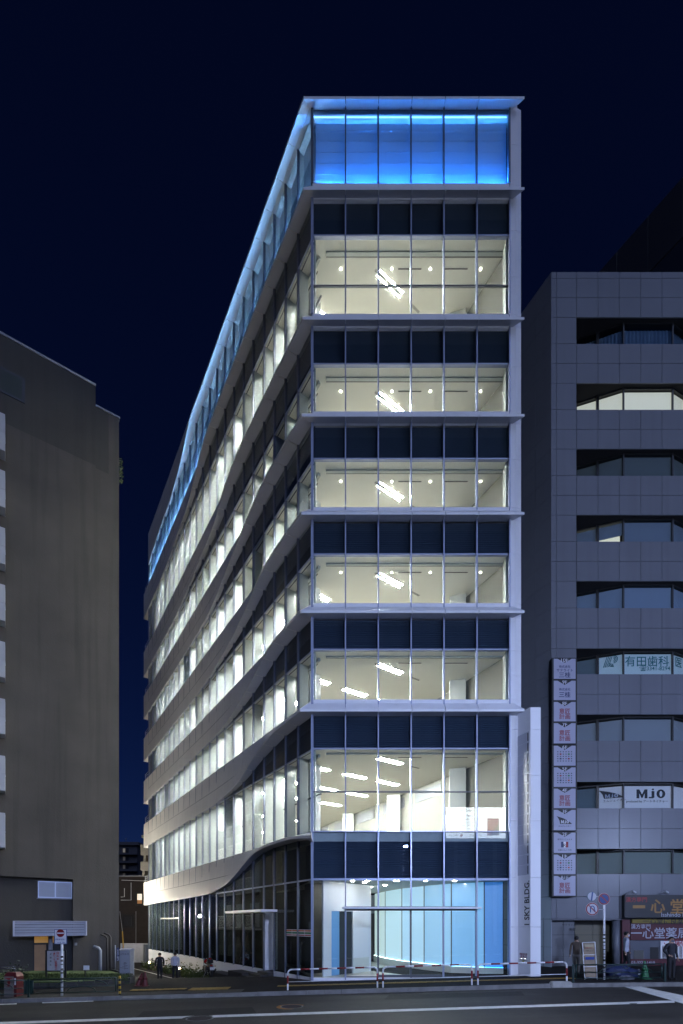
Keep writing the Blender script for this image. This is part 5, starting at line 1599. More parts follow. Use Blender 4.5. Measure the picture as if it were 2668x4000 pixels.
# parking ban notice board on posts in the grass bed
Yn = 20.9
nb = empty('notice_board', (PX(216, Yn), Yn, gz(-12, 20)), 'white notice board with red and black characters banning parking', 'notice board')
M['notice'] = mat('notice_white', (.42, .41, .42), .6, var=.15, scale=5)
a, b, c, d = PX(184, Yn), PX(250, Yn), PZ(3791, Yn), PZ(3714, Yn)
abox('board', M['notice'], nb, a, b, Yn, Yn + .03, c, d)
for xx in (a - .05, b + .05):
    abox('post', M['black'], nb, xx - .03, xx + .03, Yn, Yn + .06, gz(xx, Yn) - .1, d + .03)
abox('frame', M['black'], nb, a - .02, b + .02, Yn - .01, Yn + .04, d + .001, d + .04)
abox('frame', M['black'], nb, a - .02, b + .02, Yn - .01, Yn + .04, c - .04, c - .001)
def vtext(body, px, py0, py1, m, w):
    n = len(body)
    for i, ch in enumerate(body):
        py = py0 + (py1 - py0) * (i + .5) / n
        lettering('lettering', ch, nb, m, (PX(px, Yn), Yn - .002, PZ(py, Yn)), (1, 0, 0), (0, 0, 1), .1, width=w, bold=.006, height=None if ch not in 'ー' else w)
vtext('自転車', 226, 3717, 3752, M['ink_red'], .095)
vtext('オートバイ等', 212, 3717, 3752, M['ink_red'], .065)
vtext('駐車禁止', 219, 3753, 3787, M['ink_red'], .12)
vtext('迷惑禁止', 198, 3720, 3775, M['black'], .08)
# small white tag sign
Yt = 21.4
ts_ = empty('garden_tag', (PX(332, Yt), Yt, gz(-11, 21)), 'small blank white tag on a black stake in the grass', 'sign')
abox('plate', M['white'], ts_, PX(326, Yt), PX(348, Yt), Yt, Yt + .02, PZ(3789, Yt), PZ(3772, Yt))
abox('stake', M['black'], ts_, PX(330, Yt), PX(334, Yt), Yt + .002, Yt + .04, gz(-11, 21) - .1, PZ(3785, Yt))
# equipment cabinet with graffiti
Yc = 22.6
xa, xb = PX(467, Yc), PX(508, Yc)
zg = gz(xa, Yc) - .25
cab = empty('street_cabinet', ((xa + xb) / 2, Yc, zg), 'grey street cabinet with black graffiti by the corner of the grey house', 'cabinet')
abox('body', M['grey_paint'], cab, xa, xb, Yc, Yc + .45, zg - .1, PZ(3712, Yc))
MB().hexa([(xa - .02, Yc - .02, PZ(3712, Yc)), (xb + .02, Yc - .02, PZ(3712, Yc)), (xb + .02, Yc + .47, PZ(3712, Yc)), (xa - .02, Yc + .47, PZ(3712, Yc)), (xa - .02, Yc + .1, PZ(3706, Yc)), (xb + .02, Yc + .1, PZ(3706, Yc)), (xb + .02, Yc + .4, PZ(3706, Yc)), (xa - .02, Yc + .4, PZ(3706, Yc))]).build('lid', M['grey_paint'], cab)
gr = MB()
def G_(pts): gr.tube([(PX(a, Yc), Yc - .006, PZ(b, Yc)) for a, b in pts], .008, 4)
G_([(470, 3730), (472, 3723), (474, 3730)]); G_([(477, 3723), (477, 3730)]); G_([(481, 3723), (481, 3730), (485, 3723), (485, 3730)]); G_([(488, 3726), (492, 3724), (489, 3730), (494, 3728)]); G_([(497, 3722), (497, 3730)]); G_([(501, 3722), (502, 3730)])
G_([(488, 3758), (488, 3788)]); G_([(478, 3775), (498, 3772)]); G_([(480, 3766), (496, 3764)]); G_([(483, 3761), (494, 3760)]); G_([(470, 3780), (500, 3783)])
gr.build('graffiti', M['black'], cab)
# blue street name plate
ss_ = empty('street_name_plate', (PX(459, 26), 26, PZ(3755, 26)), 'narrow dark blue street name plate with white characters on the grey house', 'sign')
t0, _ = left_hit(455, 3700, .05); t1, z1 = left_hit(465, 3702, .05); _, z0 = left_hit(465, 3754, .05)
lbox('plate', mat('enamel_blue', (.015, .03, .11), .4), t0, t1, .04, .06, z0, z1, ss_)
for i, ch in enumerate('新宿四丁目3'):
    p = LP((t0 + t1) / 2, .062, z1 - .09 - (z1 - z0 - .15) * (i + .5) / 6)
    lettering('lettering', ch, ss_, M['ink_white'], p, tuple(UL), (0, 0, 1), .1, width=.09)
# yellow guard tube on the guy wire
gw = empty('guy_wire', (PX(481, 29), 29, -1), 'yellow plastic guard on a slanting guy wire by the grey house', 'guy wire')
MB().tube([W(482, 3705, 29), W(478, 3638, 29)], .035, 8).build('guard', mat('guard_yellow', (.45, .24, .02), .5), gw, True)
MB().tube([W(478, 3638, 29), W(468, 3560, 29)], .012, 5).build('wire', M['steel'], gw)
# traffic cones
def cone(px, py, h, m, label, lean=0, cat_='traffic cone'):
    Y = 19.0
    for _ in range(30): Y = (H - gz(PX(px, Y), Y)) * F / (py - HZ)
    x = PX(px, Y); z = gz(x, Y)
    t = empty('traffic_cone', (x, Y, z), label, cat_)
    axis = Vector((lean, .05, 1)).normalized()
    MB().lathe((x, Y, z + .02), [(h * .235, .0), (h * .22, .02), (h * .06, h * .96), (h * .045, h)], 18, axis=tuple(axis)).build('body', m, t, True)
    MB().box(x - h * .25, x + h * .25, Y - h * .25, Y + h * .25, z, z + .025).build('base', m, t)
    MB().lathe(tuple(Vector((x, Y, z + .02)) + axis * h * .45), [(h * .178, 0), (h * .135, h * .2)], 18, axis=tuple(axis)).build('sleeve', m, t, True)
cone(540, 3851, .52, M['box_red'], 'red traffic cone tilted against another at the mouth of the side street', .30)
cone(566, 3852, .55, M['box_red'], 'upright red traffic cone at the mouth of the side street')
cone(2520, 3824, .66, mat('green_plastic', (.02, .13, .05), .5), 'green traffic cone beside the rubbish bags')

# grass bed with its stacked stone edging
edge = [(PX(20, 19.6), 19.75), (PX(240, 19.8), 19.85), (PX(420, 20.2), 20.3), (PX(500, 20.6), 20.7), (PX(521, 21.1), 21.2), (PX(512, 22.3), 22.4), (PX(440, 24.5), 24.6)]
bed = empty('grass_bed', (PX(300, 20.5), 20.8, gz(-11.5, 20.5)), 'raised grass bed edged with stacked dark stone in front of the grey house', 'planter')
M['soil'] = mat('soil_grass', (.05, .075, .018), .95, var=.4, scale=8)
bz = gz(-11, 20.5) + .24
MB().prism([(p[0], p[1]) for p in edge] + [(PX(100, 24), 24.5), (PX(-60, 23), 23)], gz(-14, 20) - .3, bz - .01).build('soil', M['soil'], bed)
M['slate'] = mat('stacked_slate', (.050, .046, .043), .8, var=.3, scale=5)
rs = random.Random(9)
for (ax, ay), (bx_, by_) in zip(edge, edge[1:]):
    L = math.hypot(bx_ - ax, by_ - ay)
    for row in range(3):
        u = -rs.uniform(0, .2)
        while u < L:
            l = rs.uniform(.3, .6)
            d0 = Vector(((bx_ - ax) / L, (by_ - ay) / L, 0)); nn = Vector((d0.y, -d0.x, 0))
            o = Vector((ax, ay, 0)) + d0 * max(u, 0); e = Vector((ax, ay, 0)) + d0 * min(u + l - .015, L)
            z0 = gz(o.x, o.y) - .06 + row * .10; off = rs.uniform(0, .05)
            q = [o + nn * off, e + nn * off, e - nn * .15, o - nn * .15]
            if (e - o).length > .05:
                MB().prism([(k.x, k.y) for k in q], z0, z0 + .09 + rs.uniform(-.008, .006)).build('edging_stone', M['slate'], bed)
            u += l
rg = random.Random(12)
gm = MB()
for _ in range(5200):
    px = rg.uniform(70, 515); Y = rg.uniform(20.35, 22.6)
    x = PX(px, Y)
    if px > 500 and Y < 21: continue
    h = rg.uniform(.04, .13); a = rg.uniform(0, 6.28)
    dx, dy = math.cos(a) * .012, math.sin(a) * .012
    lx, ly = rg.uniform(-.04, .04), rg.uniform(-.04, .04)
    gm.add([(x - dx, Y - dy, bz - .02), (x + dx, Y + dy, bz - .02), (x + lx, Y + ly, bz + h)], [(0, 1, 2)])
g_ = gm.build('grass', mat('grass_blade', (.040, .062, .012), .7, var=.3, scale=4), bed)
g_['kind'] = 'stuff'
# dark shrub and bench end behind the box at the far left
sh = empty('shrub', (PX(55, 20.3), 20.3, gz(-13, 20)), 'dark leafy shrub behind the pale and red box', 'shrub')
leaf_cloud(lambda r: Vector((PX(55, 20.3) + r.gauss(0, .22), 20.3 + r.gauss(0, .2), bz + .05 + abs(r.gauss(0, .22)))), 420, .06, 3).build('foliage', mat('shrub_leaf', (.03, .05, .015), .6, var=.3), sh)
MB().tube([(PX(55, 20.3), 20.3, bz - .1), (PX(55, 20.3) + .03, 20.3, bz + .3)], .025, 6).build('trunk', M['wood_dark'], sh)
bn = empty('metal_rack', (PX(25, 19.3), 19.3, gz(-13, 19)), 'bright metal bar rack behind the pale and red box', 'rack')
for py in (3778, 3786):
    MB().tube([W(-60, py + 3, 19.3), W(61, py - 4, 19.3)], .022, 8).build('bar', M['chrome'], bn, True)
MB().tube([W(58, 3774, 19.3), (W(58, 3774, 19.3).x, 19.3, gz(-13, 19.3))], .022, 8).build('leg', M['chrome'], bn, True)

# ------------------------------------------------------------------ right-hand pavement
Ya = 18.3
af = empty('sandwich_board', (PX(2304, Ya), Ya, gz(9.3, Ya)), 'tan sandwich board in a white tube frame beside the sign pole', 'sandwich board')
def A3(px, py, y=Ya): return W(px, py, y)
zb0 = gz(9.3, Ya)
fl = [(2275, 3682), (2284, 3828)]; fr_ = [(2324, 3680), (2333, 3828)]
MB().tube([A3(*fl[0], Ya + .25), (A3(*fl[1]).x, Ya, zb0)], .018, 8).build('frame_tube', M['white'], af, True)
MB().tube([A3(*fr_[0], Ya + .25), (A3(*fr_[1]).x, Ya, zb0)], .018, 8).build('frame_tube', M['white'], af, True)
for k, (q, w_) in enumerate([(0, .25), (.34, .17), (.66, .09), (.96, .01)]):
    a = A3(*fl[0], Ya + .25).lerp(Vector((A3(*fl[1]).x, Ya, zb0)), q); b = A3(*fr_[0], Ya + .25).lerp(Vector((A3(*fr_[1]).x, Ya, zb0)), q)
    MB().tube([a, b], .014, 8).build('cross_bar', M['white'], af, True)
tan = mat('tan_board', (.23, .175, .115), .6, var=.05)
for q0_, q1_ in ((.02, .33), (.35, .65), (.67, .94)):
    p = [A3(*fl[0], Ya + .25).lerp(Vector((A3(*fl[1]).x, Ya, zb0)), q) + Vector((.03, -.004, 0)) for q in (q1_, q0_)]
    r = [A3(*fr_[0], Ya + .25).lerp(Vector((A3(*fr_[1]).x, Ya, zb0)), q) + Vector((-.03, -.004, 0)) for q in (q1_, q0_)]
    MB().hexa([p[0], r[0], r[0] + Vector((0, .015, 0)), p[0] + Vector((0, .015, 0)), p[1], r[1], r[1] + Vector((0, .015, 0)), p[1] + Vector((0, .015, 0))]).build('board', tan, af)
for k, (py, m, w_, h_) in enumerate([(3697, mat('cream_label', (.36, .31, .2), .6), .34, .14), (3743, inkb, .34, .10)]):
    yy = Ya + (.20 if k == 0 else .11)
    c = W(2300 + k * 3, py, yy)
    abox('label', m, af, c.x - w_ / 2, c.x + w_ / 2, c.y - .03, c.y - .025, c.z - h_ / 2, c.z + h_ / 2)
c = W(2300, 3702, Ya + .16); lettering('lettering', '営業中の店', af, M['ink_red'], (c.x, c.y - .01, c.z), (1, 0, 0), (0, 0, 1), .1, width=.28)
c = W(2301, 3714, Ya + .15); lettering('lettering', 'お気軽にどうぞ', af, M['black'], (c.x, c.y - .01, c.z), (1, 0, 0), (0, 0, 1), .1, width=.30)

Yp = 18.2
x = PX(2360, Yp); zg = gz(x, Yp)
sg = empty('sign_pole', (x, Yp, zg), 'white stickered pole carrying three round traffic signs', 'road sign')
MB().tube([(x, Yp, zg - .05), (x, Yp, PZ(3500, Yp))], .038, 12).build('pole', M['white'], sg, True)
for k in range(12):
    z = zg + .1 + k * .14 + rs.uniform(0, .06)
    MB().tube([(x, Yp, z), (x, Yp, z + rs.uniform(.02, .08))], .0395, 12).build('sticker', rs.choice([M['grey_paint'], M['alu_dark'], M['black'], M['black']]), sg, True)
sred = mat('sign_red', (.24, .03, .03), .45); sblue = mat('sign_blue', (.015, .05, .19), .45); swhite = mat('sign_white', (.42, .43, .48), .45)
def disc(name, c, r, m, y): return MB().lathe((c[0], y, c[1]), [(r, 0), (r, .006)], 28, axis=(0, -1, 0)).build(name, m, sg)
def bar(c, r, ang_, w_, m, y, name='bar'):
    d = Vector((math.cos(ang_), 0, math.sin(ang_))); n_ = Vector((-d.z, 0, d.x))
    C_ = Vector((c[0], y, c[1]))
    q = [C_ - d * r - n_ * w_, C_ + d * r - n_ * w_, C_ + d * r + n_ * w_, C_ - d * r + n_ * w_]
    return MB().hexa([tuple(p + Vector((0, .004, 0))) for p in q] + [tuple(p) for p in q]).build(name, m, sg)
c1 = (PX(2356, Yp), PZ(3512, Yp)); r1 = .225
disc('no_parking_disc', c1, r1, swhite, Yp - .05); disc('no_parking_ring', c1, r1 * .95, sred, Yp - .058); disc('no_parking_face', c1, r1 * .74, sblue, Yp - .066); bar(c1, r1 * .76, -math.pi / 4, .024, sred, Yp - .078)
c2 = (PX(2309, Yp), PZ(3502, Yp)); r2 = .17
disc('small_disc', c2, r2, mat('sign_rim', (.03, .10, .14), .5), Yp - .05); disc('small_face', c2, r2 * .93, swhite, Yp - .058); bar(c2, r2 * .93, R(82), .028, sblue, Yp - .070)
c3 = (PX(2310, Yp), PZ(3551, Yp)); r3 = .245
disc('turn_disc', c3, r3, swhite, Yp - .05); disc('turn_ring', c3, r3 * .96, sred, Yp - .058); disc('turn_face', c3, r3 * .78, swhite, Yp - .066)
MB().tube([(c3[0] - .07, Yp - .075, c3[1] - .13), (c3[0] - .07, Yp - .075, c3[1] + .04)] + [(c3[0] - .07 * math.cos(a), Yp - .075, c3[1] + .04 + .07 * math.sin(a)) for a in lin(.2, math.pi, 6)] + [(c3[0] + .07, Yp - .075, c3[1] - .06)], .018, 6).build('turn_arrow', sblue, sg)
obj('turn_arrowhead', [(c3[0] + .02, Yp - .08, c3[1] - .04), (c3[0] + .12, Yp - .08, c3[1] - .04), (c3[0] + .07, Yp - .08, c3[1] - .12)], [(0, 2, 1)], sblue, sg)
bar(c3, r3 * .8, -math.pi / 4, .018, sred, Yp - .086)
for py in (3502, 3553):
    MB().tube([(x, Yp - .02, PZ(py, Yp)), (PX(2325, Yp), Yp - .03, PZ(py, Yp))], .014, 6).build('bracket', M['steel'], sg)

# rubbish bags and the blue net over them
def blob(name, label, px, py, Y, sx, sy, sz, m, seed, cat_='rubbish bag'):
    r = random.Random(seed)
    bm = bmesh.new(); bmesh.ops.create_icosphere(bm, subdivisions=3, radius=1)
    ph = [r.uniform(0, 6) for _ in range(6)]
    for v in bm.verts:
        n = v.co.normalized()
        k = 1 + .10 * math.sin(5 * n.x + ph[0]) * math.sin(6 * n.y + ph[1]) + .08 * math.sin(9 * n.z + ph[2] + 4 * n.x) + .05 * math.sin(14 * n.x + ph[3]) * math.sin(13 * n.z + ph[4])
        v.co = Vector((n.x * sx * k, n.y * sy * k, max(n.z, -.55) * sz * k))
    c = W(px, py, Y); z = gz(c.x, Y)
    vs_ = [(v.co.x + c.x, v.co.y + Y, v.co.z + z + sz * .55) for v in bm.verts]
    fs = [tuple(v.index for v in f.verts) for f in bm.faces]
    bm.free()
    return tag(obj(name, vs_, fs, m, None, True), label, cat_)
M['net_blue'] = mat('blue_net', (.012, .022, .075), .6, var=.4, scale=9)
M['bag_clear'] = mat('pale_bag_plastic', (.16, .165, .20), .3, var=.4, scale=7)
M['bag_dark'] = mat('dark_bag_plastic', (.018, .018, .026), .35, var=.3, scale=7)
blob('rubbish_net', 'dark blue net heaped over rubbish behind the green rail', 2410, 3800, 18.7, .52, .35, .33, M['net_blue'], 1, 'net')
blob('rubbish_net', 'lower end of the blue rubbish net next to the pale bags', 2462, 3805, 18.7, .34, .3, .24, M['net_blue'], 2, 'net')
blob('rubbish_bag', 'pale translucent rubbish bag leaning by the green cone', 2492, 3805, 18.6, .17, .2, .22, M['bag_clear'], 3)
blob('rubbish_bag', 'flat pale rubbish bag under the front of the blue net', 2448, 3822, 18.2, .27, .2, .10, M['bag_clear'], 4)
blob('rubbish_bag', 'flat dark rubbish bag beside the sign pole', 2392, 3822, 18.25, .26, .2, .09, M['bag_dark'], 5)

# ------------------------------------------------------------------ planting, garden lights
M['leaf'] = mat('garden_leaf', (.07, .10, .02), .55, var=.45, scale=6)
LABS = ['leafy garden shrub at the back end of the white plinth', 'leafy garden shrub beside the farthest garden light', 'leafy garden shrub between the two walking men and the plinth', 'leafy garden shrub next to the dark bollard light', 'leafy garden shrub between bollard light and motorcycle', 'leafy garden shrub right behind the motorcycle']
for k, s in enumerate((25.3, 22.4, 19.6, 16.6, 13.9, 11.6)):
    p = SP(s, .62, 0); z = street_z(s, .6)
    t = empty('garden_shrub', (p.x, p.y, z), LABS[k], 'shrub', 'shrubs along the white plinth')
    leaf_cloud(lambda r: SP(s + r.uniform(-1.35, 1.35), .62 + r.uniform(-.5, .45), z + .05 + abs(r.gauss(0, .26))), 520, .085, 20 + k).build('foliage', M['leaf'], t)
    mb = MB()
    for j in range(6):
        u = random.Random(k * 9 + j); b = SP(s + u.uniform(-1, 1), .6 + u.uniform(-.3, .3), z - .05)
        mb.tube([b, b + Vector((u.uniform(-.15, .15), u.uniform(-.15, .15), .4))], .012, 5)
    mb.build('stem', M['wood_dark'], t)
M['garden_glow'] = mat('garden_light_lens', (.9, .8, .6), .4, emit=(1.0, .72, .36), estr=42.0)
for s, w, lab in ((24.0, .95, 'lit garden light at the back end of the planting'), (20.6, .98, 'lit garden light behind the man in the dark suit'), (15.3, 1.02, 'lit dark bollard light behind the man in the white shirt')):
    p = SP(s, w, 0); z = street_z(s, w)
    t = empty('garden_light', (p.x, p.y, z), lab, 'garden light', 'garden lights along the plinth')
    MB().lathe((p.x, p.y, z), [(.07, -.05), (.07, .52), (.05, .56)], 12).build('post', M['alu_dark'], t, True)
    MB().lathe((p.x, p.y, z + .56), [(.05, 0), (.06, .03), (.05, .09)], 12).build('lens', M['garden_glow'], t, True)
    MB().lathe((p.x, p.y, z + .65), [(.075, 0), (.075, .02), (.03, .035)], 12).build('cap', M['alu_dark'], t, True)
wl = side_box('gate_post', M['stone'], S_END + .05, S_END + 1.0, -.02, .30, -1.6, .42)
wl.parent = None; wl.location = org(office); wl.name = 'bin_store_panel'
tag(wl, 'pale panelled gate post at the back end of the plinth', 'gate post')

# ------------------------------------------------------------------ big video screen across the avenue (it shows only as a reflection in the glass)
Yv = 48.0; Yk = 40 - Yv
xa, xb, za, zb_ = PX(1742, Yv), PX(1975, Yv), PZ(3274, Yv), PZ(3154, Yv)
vsn = empty('video_screen', ((xa + xb) / 2, Yk, rz(10, -8)), 'large white news screen on two posts across the avenue, seen mirrored in the glass', 'screen')
M['screen'] = mat('screen_white', (.2, .2, .2), .5, emit=(.86, .93, 1.0), estr=13.0)
M['screen_ink'] = mat('screen_ink', (.1, .1, .12), .5, emit=(.25, .38, .55), estr=1.6)
M['screen_red'] = mat('screen_red', (.1, .0, .0), .5, emit=(.6, .02, .05), estr=2.5)
abox('casing', M['black'], vsn, xa - .15, xb + .15, Yk - .4, Yk - .01, za - .15, zb_ + .15)
abox('display', M['screen'], vsn, xa, xb, Yk - .008, Yk, za, zb_)
for xx in (xa + 1, xb - 1):
    abox('post', M['steel'], vsn, xx - .15, xx + .15, Yk - .35, Yk - .05, rz(xx, Yk) - .1, za - .15)
def stx(body, fx, fz, w, m, hh=None):
    lettering('lettering', body, vsn, m, (xb - (xb - xa) * fx, Yk + .002, za + (zb_ - za) * fz), (-1, 0, 0), (0, 0, 1), .3, width=w, height=hh, bold=.005)
stx('ウォリアーズ NBA決勝へ', .5, .90, 3.6, M['screen_ink'])
for k in range(5): stx('プレーオフ西決勝は第５戦', .66, .72 - k * .105, 2.9 if k < 4 else 2.2, M['screen_ink'])
stx('KYODO', .88, .085, .9, M['screen_ink'], .2); stx('5/27 14:23', .5, .085, 1.2, M['screen_ink'], .2)
MB().lathe((xb - (xb - xa) * .74, Yk, za + .26), [(.16, 0), (.16, .01)], 20, axis=(0, 1, 0)).build('round_mark', M['screen_red'], vsn)
rv = random.Random(2)
for i in range(9):
    for j in range(8):
        x_ = xb - (xb - xa) * (.12 + .022 * i); z_ = za + (zb_ - za) * (.12 + .07 * j)
        col = rv.choice([(.5, .35, .1), (.1, .08, .05), (.55, .45, .25), (.1, .12, .3), (.3, .1, .05), (.6, .55, .4)])
        abox('picture_cell', mat('picture_cell', (.1, .1, .1), .5, emit=col, estr=2.2) if j + i < 6 or not M.get('pc%d' % ((i * 3 + j) % 6)) else M['pc%d' % ((i * 3 + j) % 6)], vsn, x_ - .065, x_ + .065, Yk + .001, Yk + .006, z_ - .1, z_ + .1)
        M['pc%d' % ((i * 3 + j) % 6)] = vsn.children[-1].data.materials[0]

# ------------------------------------------------------------------ street lamps on the near side of the avenue (they show as bright spots in the glass and stone)
def avenue_lamp(x, y, label):
    z = rz(x, y)
    t = empty('avenue_lamp', (x, y, z), label, 'street lamp', 'street lamps on the near side of the avenue')
    MB().tube([(x, y, z - .1), (x, y, z + 7.6), (x, y + .3, z + 8.5), (x, y + 1.4, z + 8.9)], [.09, .065, .055, .045], 12).build('pole', M['steel'], t, True)
    MB().hexa([(x - .14, y + 1.3, z + 8.86), (x + .14, y + 1.3, z + 8.86), (x + .14, y + 2.0, z + 8.90), (x - .14, y + 2.0, z + 8.90), (x - .10, y + 1.3, z + 8.98), (x + .10, y + 1.3, z + 8.98), (x + .10, y + 2.0, z + 8.98), (x - .10, y + 2.0, z + 8.98)]).build('lamp_head', M['steel'], t)
    MB().lathe((x, y + 1.68, z + 8.70), [(.06, 0), (.15, .05), (.17, .14), (.16, .16)], 14).build('lamp_bowl', M['avenue_bulb'], t, True)
M['avenue_bulb'] = mat('avenue_lamp_bowl', (.9, .9, .9), .4, emit=(.47, .60, 1.0), estr=8800.0)
avenue_lamp(5.4, -2.6, 'lit street lamp across the avenue from the glass entrance')
avenue_lamp(25.0, -2.6, 'lit street lamp across the avenue from the pharmacy')
# ------------------------------------------------------------------ people
M['skin'] = mat('skin', (.42, .26, .18), .6)
M['hair'] = mat('black_hair', (.012, .010, .010), .5)
M['shoe'] = mat('black_shoe', (.015, .014, .014), .4)
def cloth(n_, c): return mat(n_, c, .85, var=.12, scale=5, bump=.2, bscale=12)

def person(px, Y, zfoot, height, yaw, label, top, bottom, pose, hair_long=0., mask=None, bag=None, py_shift=0):
    """one continuous skinned body; yaw 0 faces the camera (-Y); clothes are material zones of the body, hair and mask are children"""
    h = height
    J = {'pelvis': (0, 0, .515, .088, .066), 'waist': (0, .0, .60, .078, .058), 'chest': (0, -.005, .72, .098, .066), 'neckb': (0, .004, .815, .055, .045), 'neck': (0, -.004, .855, .033, .033),
         'head': (0, -.012, .915, .046, .056), 'crown': (0, -.006, .965, .040, .048)}
    E_l = [('pelvis', 'waist'), ('waist', 'chest'), ('chest', 'neckb'), ('neckb', 'neck'), ('neck', 'head'), ('head', 'crown')]
    for sd, sg_ in (('l', 1), ('r', -1)):
        lp_, ap = pose['leg_' + sd], pose['arm_' + sd]
        J['hip' + sd] = (sg_ * .050, 0, .485, .060, .058)
        J['knee' + sd] = (sg_ * .052, lp_[0], .275, .038, .040)
        J['ank' + sd] = (sg_ * .052, lp_[1], .045 + lp_[2], .024, .026)
        J['toe' + sd] = (sg_ * .058, lp_[1] - .075, .018 + lp_[2] * .6, .024, .016)
        J['sho' + sd] = (sg_ * .108, .0, .798, .040, .038)
        J['elb' + sd] = (sg_ * ap[0][0], ap[0][1], ap[0][2], .029, .029)
        J['wri' + sd] = (sg_ * ap[1][0], ap[1][1], ap[1][2], .019, .019)
        J['palm' + sd] = (sg_ * ap[2][0], ap[2][1], ap[2][2], .021, .013)
        E_l += [('pelvis', 'hip' + sd), ('hip' + sd, 'knee' + sd), ('knee' + sd, 'ank' + sd), ('ank' + sd, 'toe' + sd), ('neckb', 'sho' + sd), ('sho' + sd, 'elb' + sd), ('elb' + sd, 'wri' + sd), ('wri' + sd, 'palm' + sd)]
    names = list(J)
    me = bpy.data.meshes.new('person_skeleton')
    me.from_pydata([Vector(J[n][:3]) * h for n in names], [(names.index(a), names.index(b)) for a, b in E_l], [])
    o = bpy.data.objects.new('person_skeleton', me); COL.objects.link(o)
    md = o.modifiers.new('skin', 'SKIN'); md.use_smooth_shade = True
    for i, n in enumerate(names):
        sv = me.skin_vertices[0].data[i]
        sv.radius = (J[n][3] * h, J[n][4] * h); sv.use_root = (n == 'pelvis')
    o.modifiers.new('sub', 'SUBSURF').levels = 2
    o.modifiers['sub'].render_levels = 2
    dg = bpy.context.evaluated_depsgraph_get()
    em = bpy.data.meshes.new_from_object(o.evaluated_get(dg))
    V_ = [v.co.copy() for v in em.vertices]; F_ = [tuple(p.vertices) for p in em.polygons]
    bpy.data.objects.remove(o); bpy.data.meshes.remove(me); bpy.data.meshes.remove(em)
    midx = []
    wr = {sd: Vector(J['wri' + sd][:3]) * h for sd in 'lr'}
    for f in F_:
        c = sum((V_[i] for i in f), Vector()) / len(f)
        z = c.z / h
        m = 1
        if z > .842: m = 0
        elif z < .052: m = 3
        elif z < .53 and abs(c.x) < .085 * h + .0: m = 2
        for sd in 'lr':
            pm = Vector(J['palm' + sd][:3]) * h
            if (c - pm).length < (c - Vector(J['elb' + sd][:3]) * h).length and (c - pm).length < .05 * h: m = 0
            elif z < .53 and (c - wr[sd]).length < .06 * h: m = 1
        if z < .50 and m == 1 and abs(c.x) < .11 * h and not any((c - wr[sd]).length < .075 * h for sd in 'lr'): m = 2
        midx.append(m)
    mb = MB(); mb.add(V_, F_); mb.m = midx[:]
    # five fingers on each palm
    for sd, sg_ in (('l', 1), ('r', -1)):
        pm, w_ = Vector(J['palm' + sd][:3]) * h, wr[sd]
        d = (pm - w_).normalized(); side = d.cross(Vector((sg_, 0, 0))).normalized()
        if side.length < .5: side = Vector((0, 1, 0))
        curl = d.cross(side)
        for k, l in enumerate((.030, .036, .034, .027)):
            b = pm + side * h * (.0085 * (k - 1.5)) + d * h * .010
            mb.tube([b, b + d * h * l * .55, b + d * h * l - curl * h * .008], [.0050 * h, .0047 * h, .0036 * h], 6, 0)
        b = pm - side * h * .015 - d * h * .004
        mb.tube([b, b - side * h * .012 + d * h * .012, b - side * h * .014 + d * h * .026], [.0056 * h, .0052 * h, .0042 * h], 6, 0)
    # nose, ears
    hc = Vector(J['head'][:3]) * h
    mb.tube([hc + Vector((0, -.052, .012)) * h, hc + Vector((0, -.064, -.006)) * h], [.006 * h, .009 * h], 6, 0)
    for s in (-1, 1): mb.lathe(hc + Vector((s * .046, .004, -.002)) * h, [(.012 * h, 0), (.008 * h, .008 * h)], 8, 0, axis=(s, 0, 0), sy=1.4)
    ca, sa = math.cos(yaw), math.sin(yaw)
    base = Vector((PX(px, Y), Y, zfoot))
    zmin = min(v[2] for v in mb.v)
    def T(v): v = Vector(v); return Vector((v.x * ca - v.y * sa, v.x * sa + v.y * ca, v.z - zmin)) + base
    root = empty('person', base, label, 'person')
    obj('body', [T(v) for v in mb.v], mb.f, [M['skin'], top, bottom, M['shoe']], root, True, mb.m)
    # hair cap
    hb = bmesh.new(); bmesh.ops.create_icosphere(hb, subdivisions=3, radius=1)
    hv = []
    for v in hb.verts:
        n = v.co.normalized()
        low = -.62 - hair_long if n.y > -.05 else .35
        z = max(n.z, low - .0)
        k = 1 + .05 * math.sin(11 * n.x) * math.sin(9 * n.z)
        hv.append(T(hc + Vector((n.x * .056 * k, n.y * .063 * k + .004, .018 + z * .058 * k)) * h))
    obj('hair', hv, [tuple(v.index for v in f.verts) for f in hb.faces], M['hair'], root, True); hb.free()
    ey = MB()
    for s in (-1, 1): ey.lathe(hc + Vector((s * .020, -.056, .008)) * h, [(.006 * h, 0), (.004 * h, .003 * h)], 8, axis=(0, -1, 0), sx=1.3)
    obj('eyes', [T(v) for v in ey.v], ey.f, M['hair'], root)
    if mask:
        mk = bmesh.new(); bmesh.ops.create_icosphere(mk, subdivisions=2, radius=1)
        obj('face_mask', [T(hc + Vector((v.co.x * .042, -.030 + min(v.co.y, .2) * .040, -.026 + v.co.z * .028)) * h) for v in mk.verts], [tuple(v.index for v in f.verts) for f in mk.faces], mask, root, True); mk.free()
    else:
        mo = MB().lathe(hc + Vector((0, -.052, -.028)) * h, [(.012 * h, 0), (.010 * h, .004 * h)], 8, axis=(0, -1, 0), sy=.35)
        obj('mouth', [T(v) for v in mo.v], mo.f, mat('lips', (.30, .12, .10), .6), root)
    cl = MB().lathe(Vector((0, .003, .838)) * h, [(.050 * h, -.012 * h), (.044 * h, .014 * h)], 16, sy=.85)
    obj('collar', [T(v) for v in cl.v], cl.f, top, root, True)
    return root
DOWN = ((.135, .012, .645), (.140, -.03, .50), (.140, -.045, .468))
BACKSW = ((.135, .05, .645), (.145, .06, .505), (.146, .055, .472))
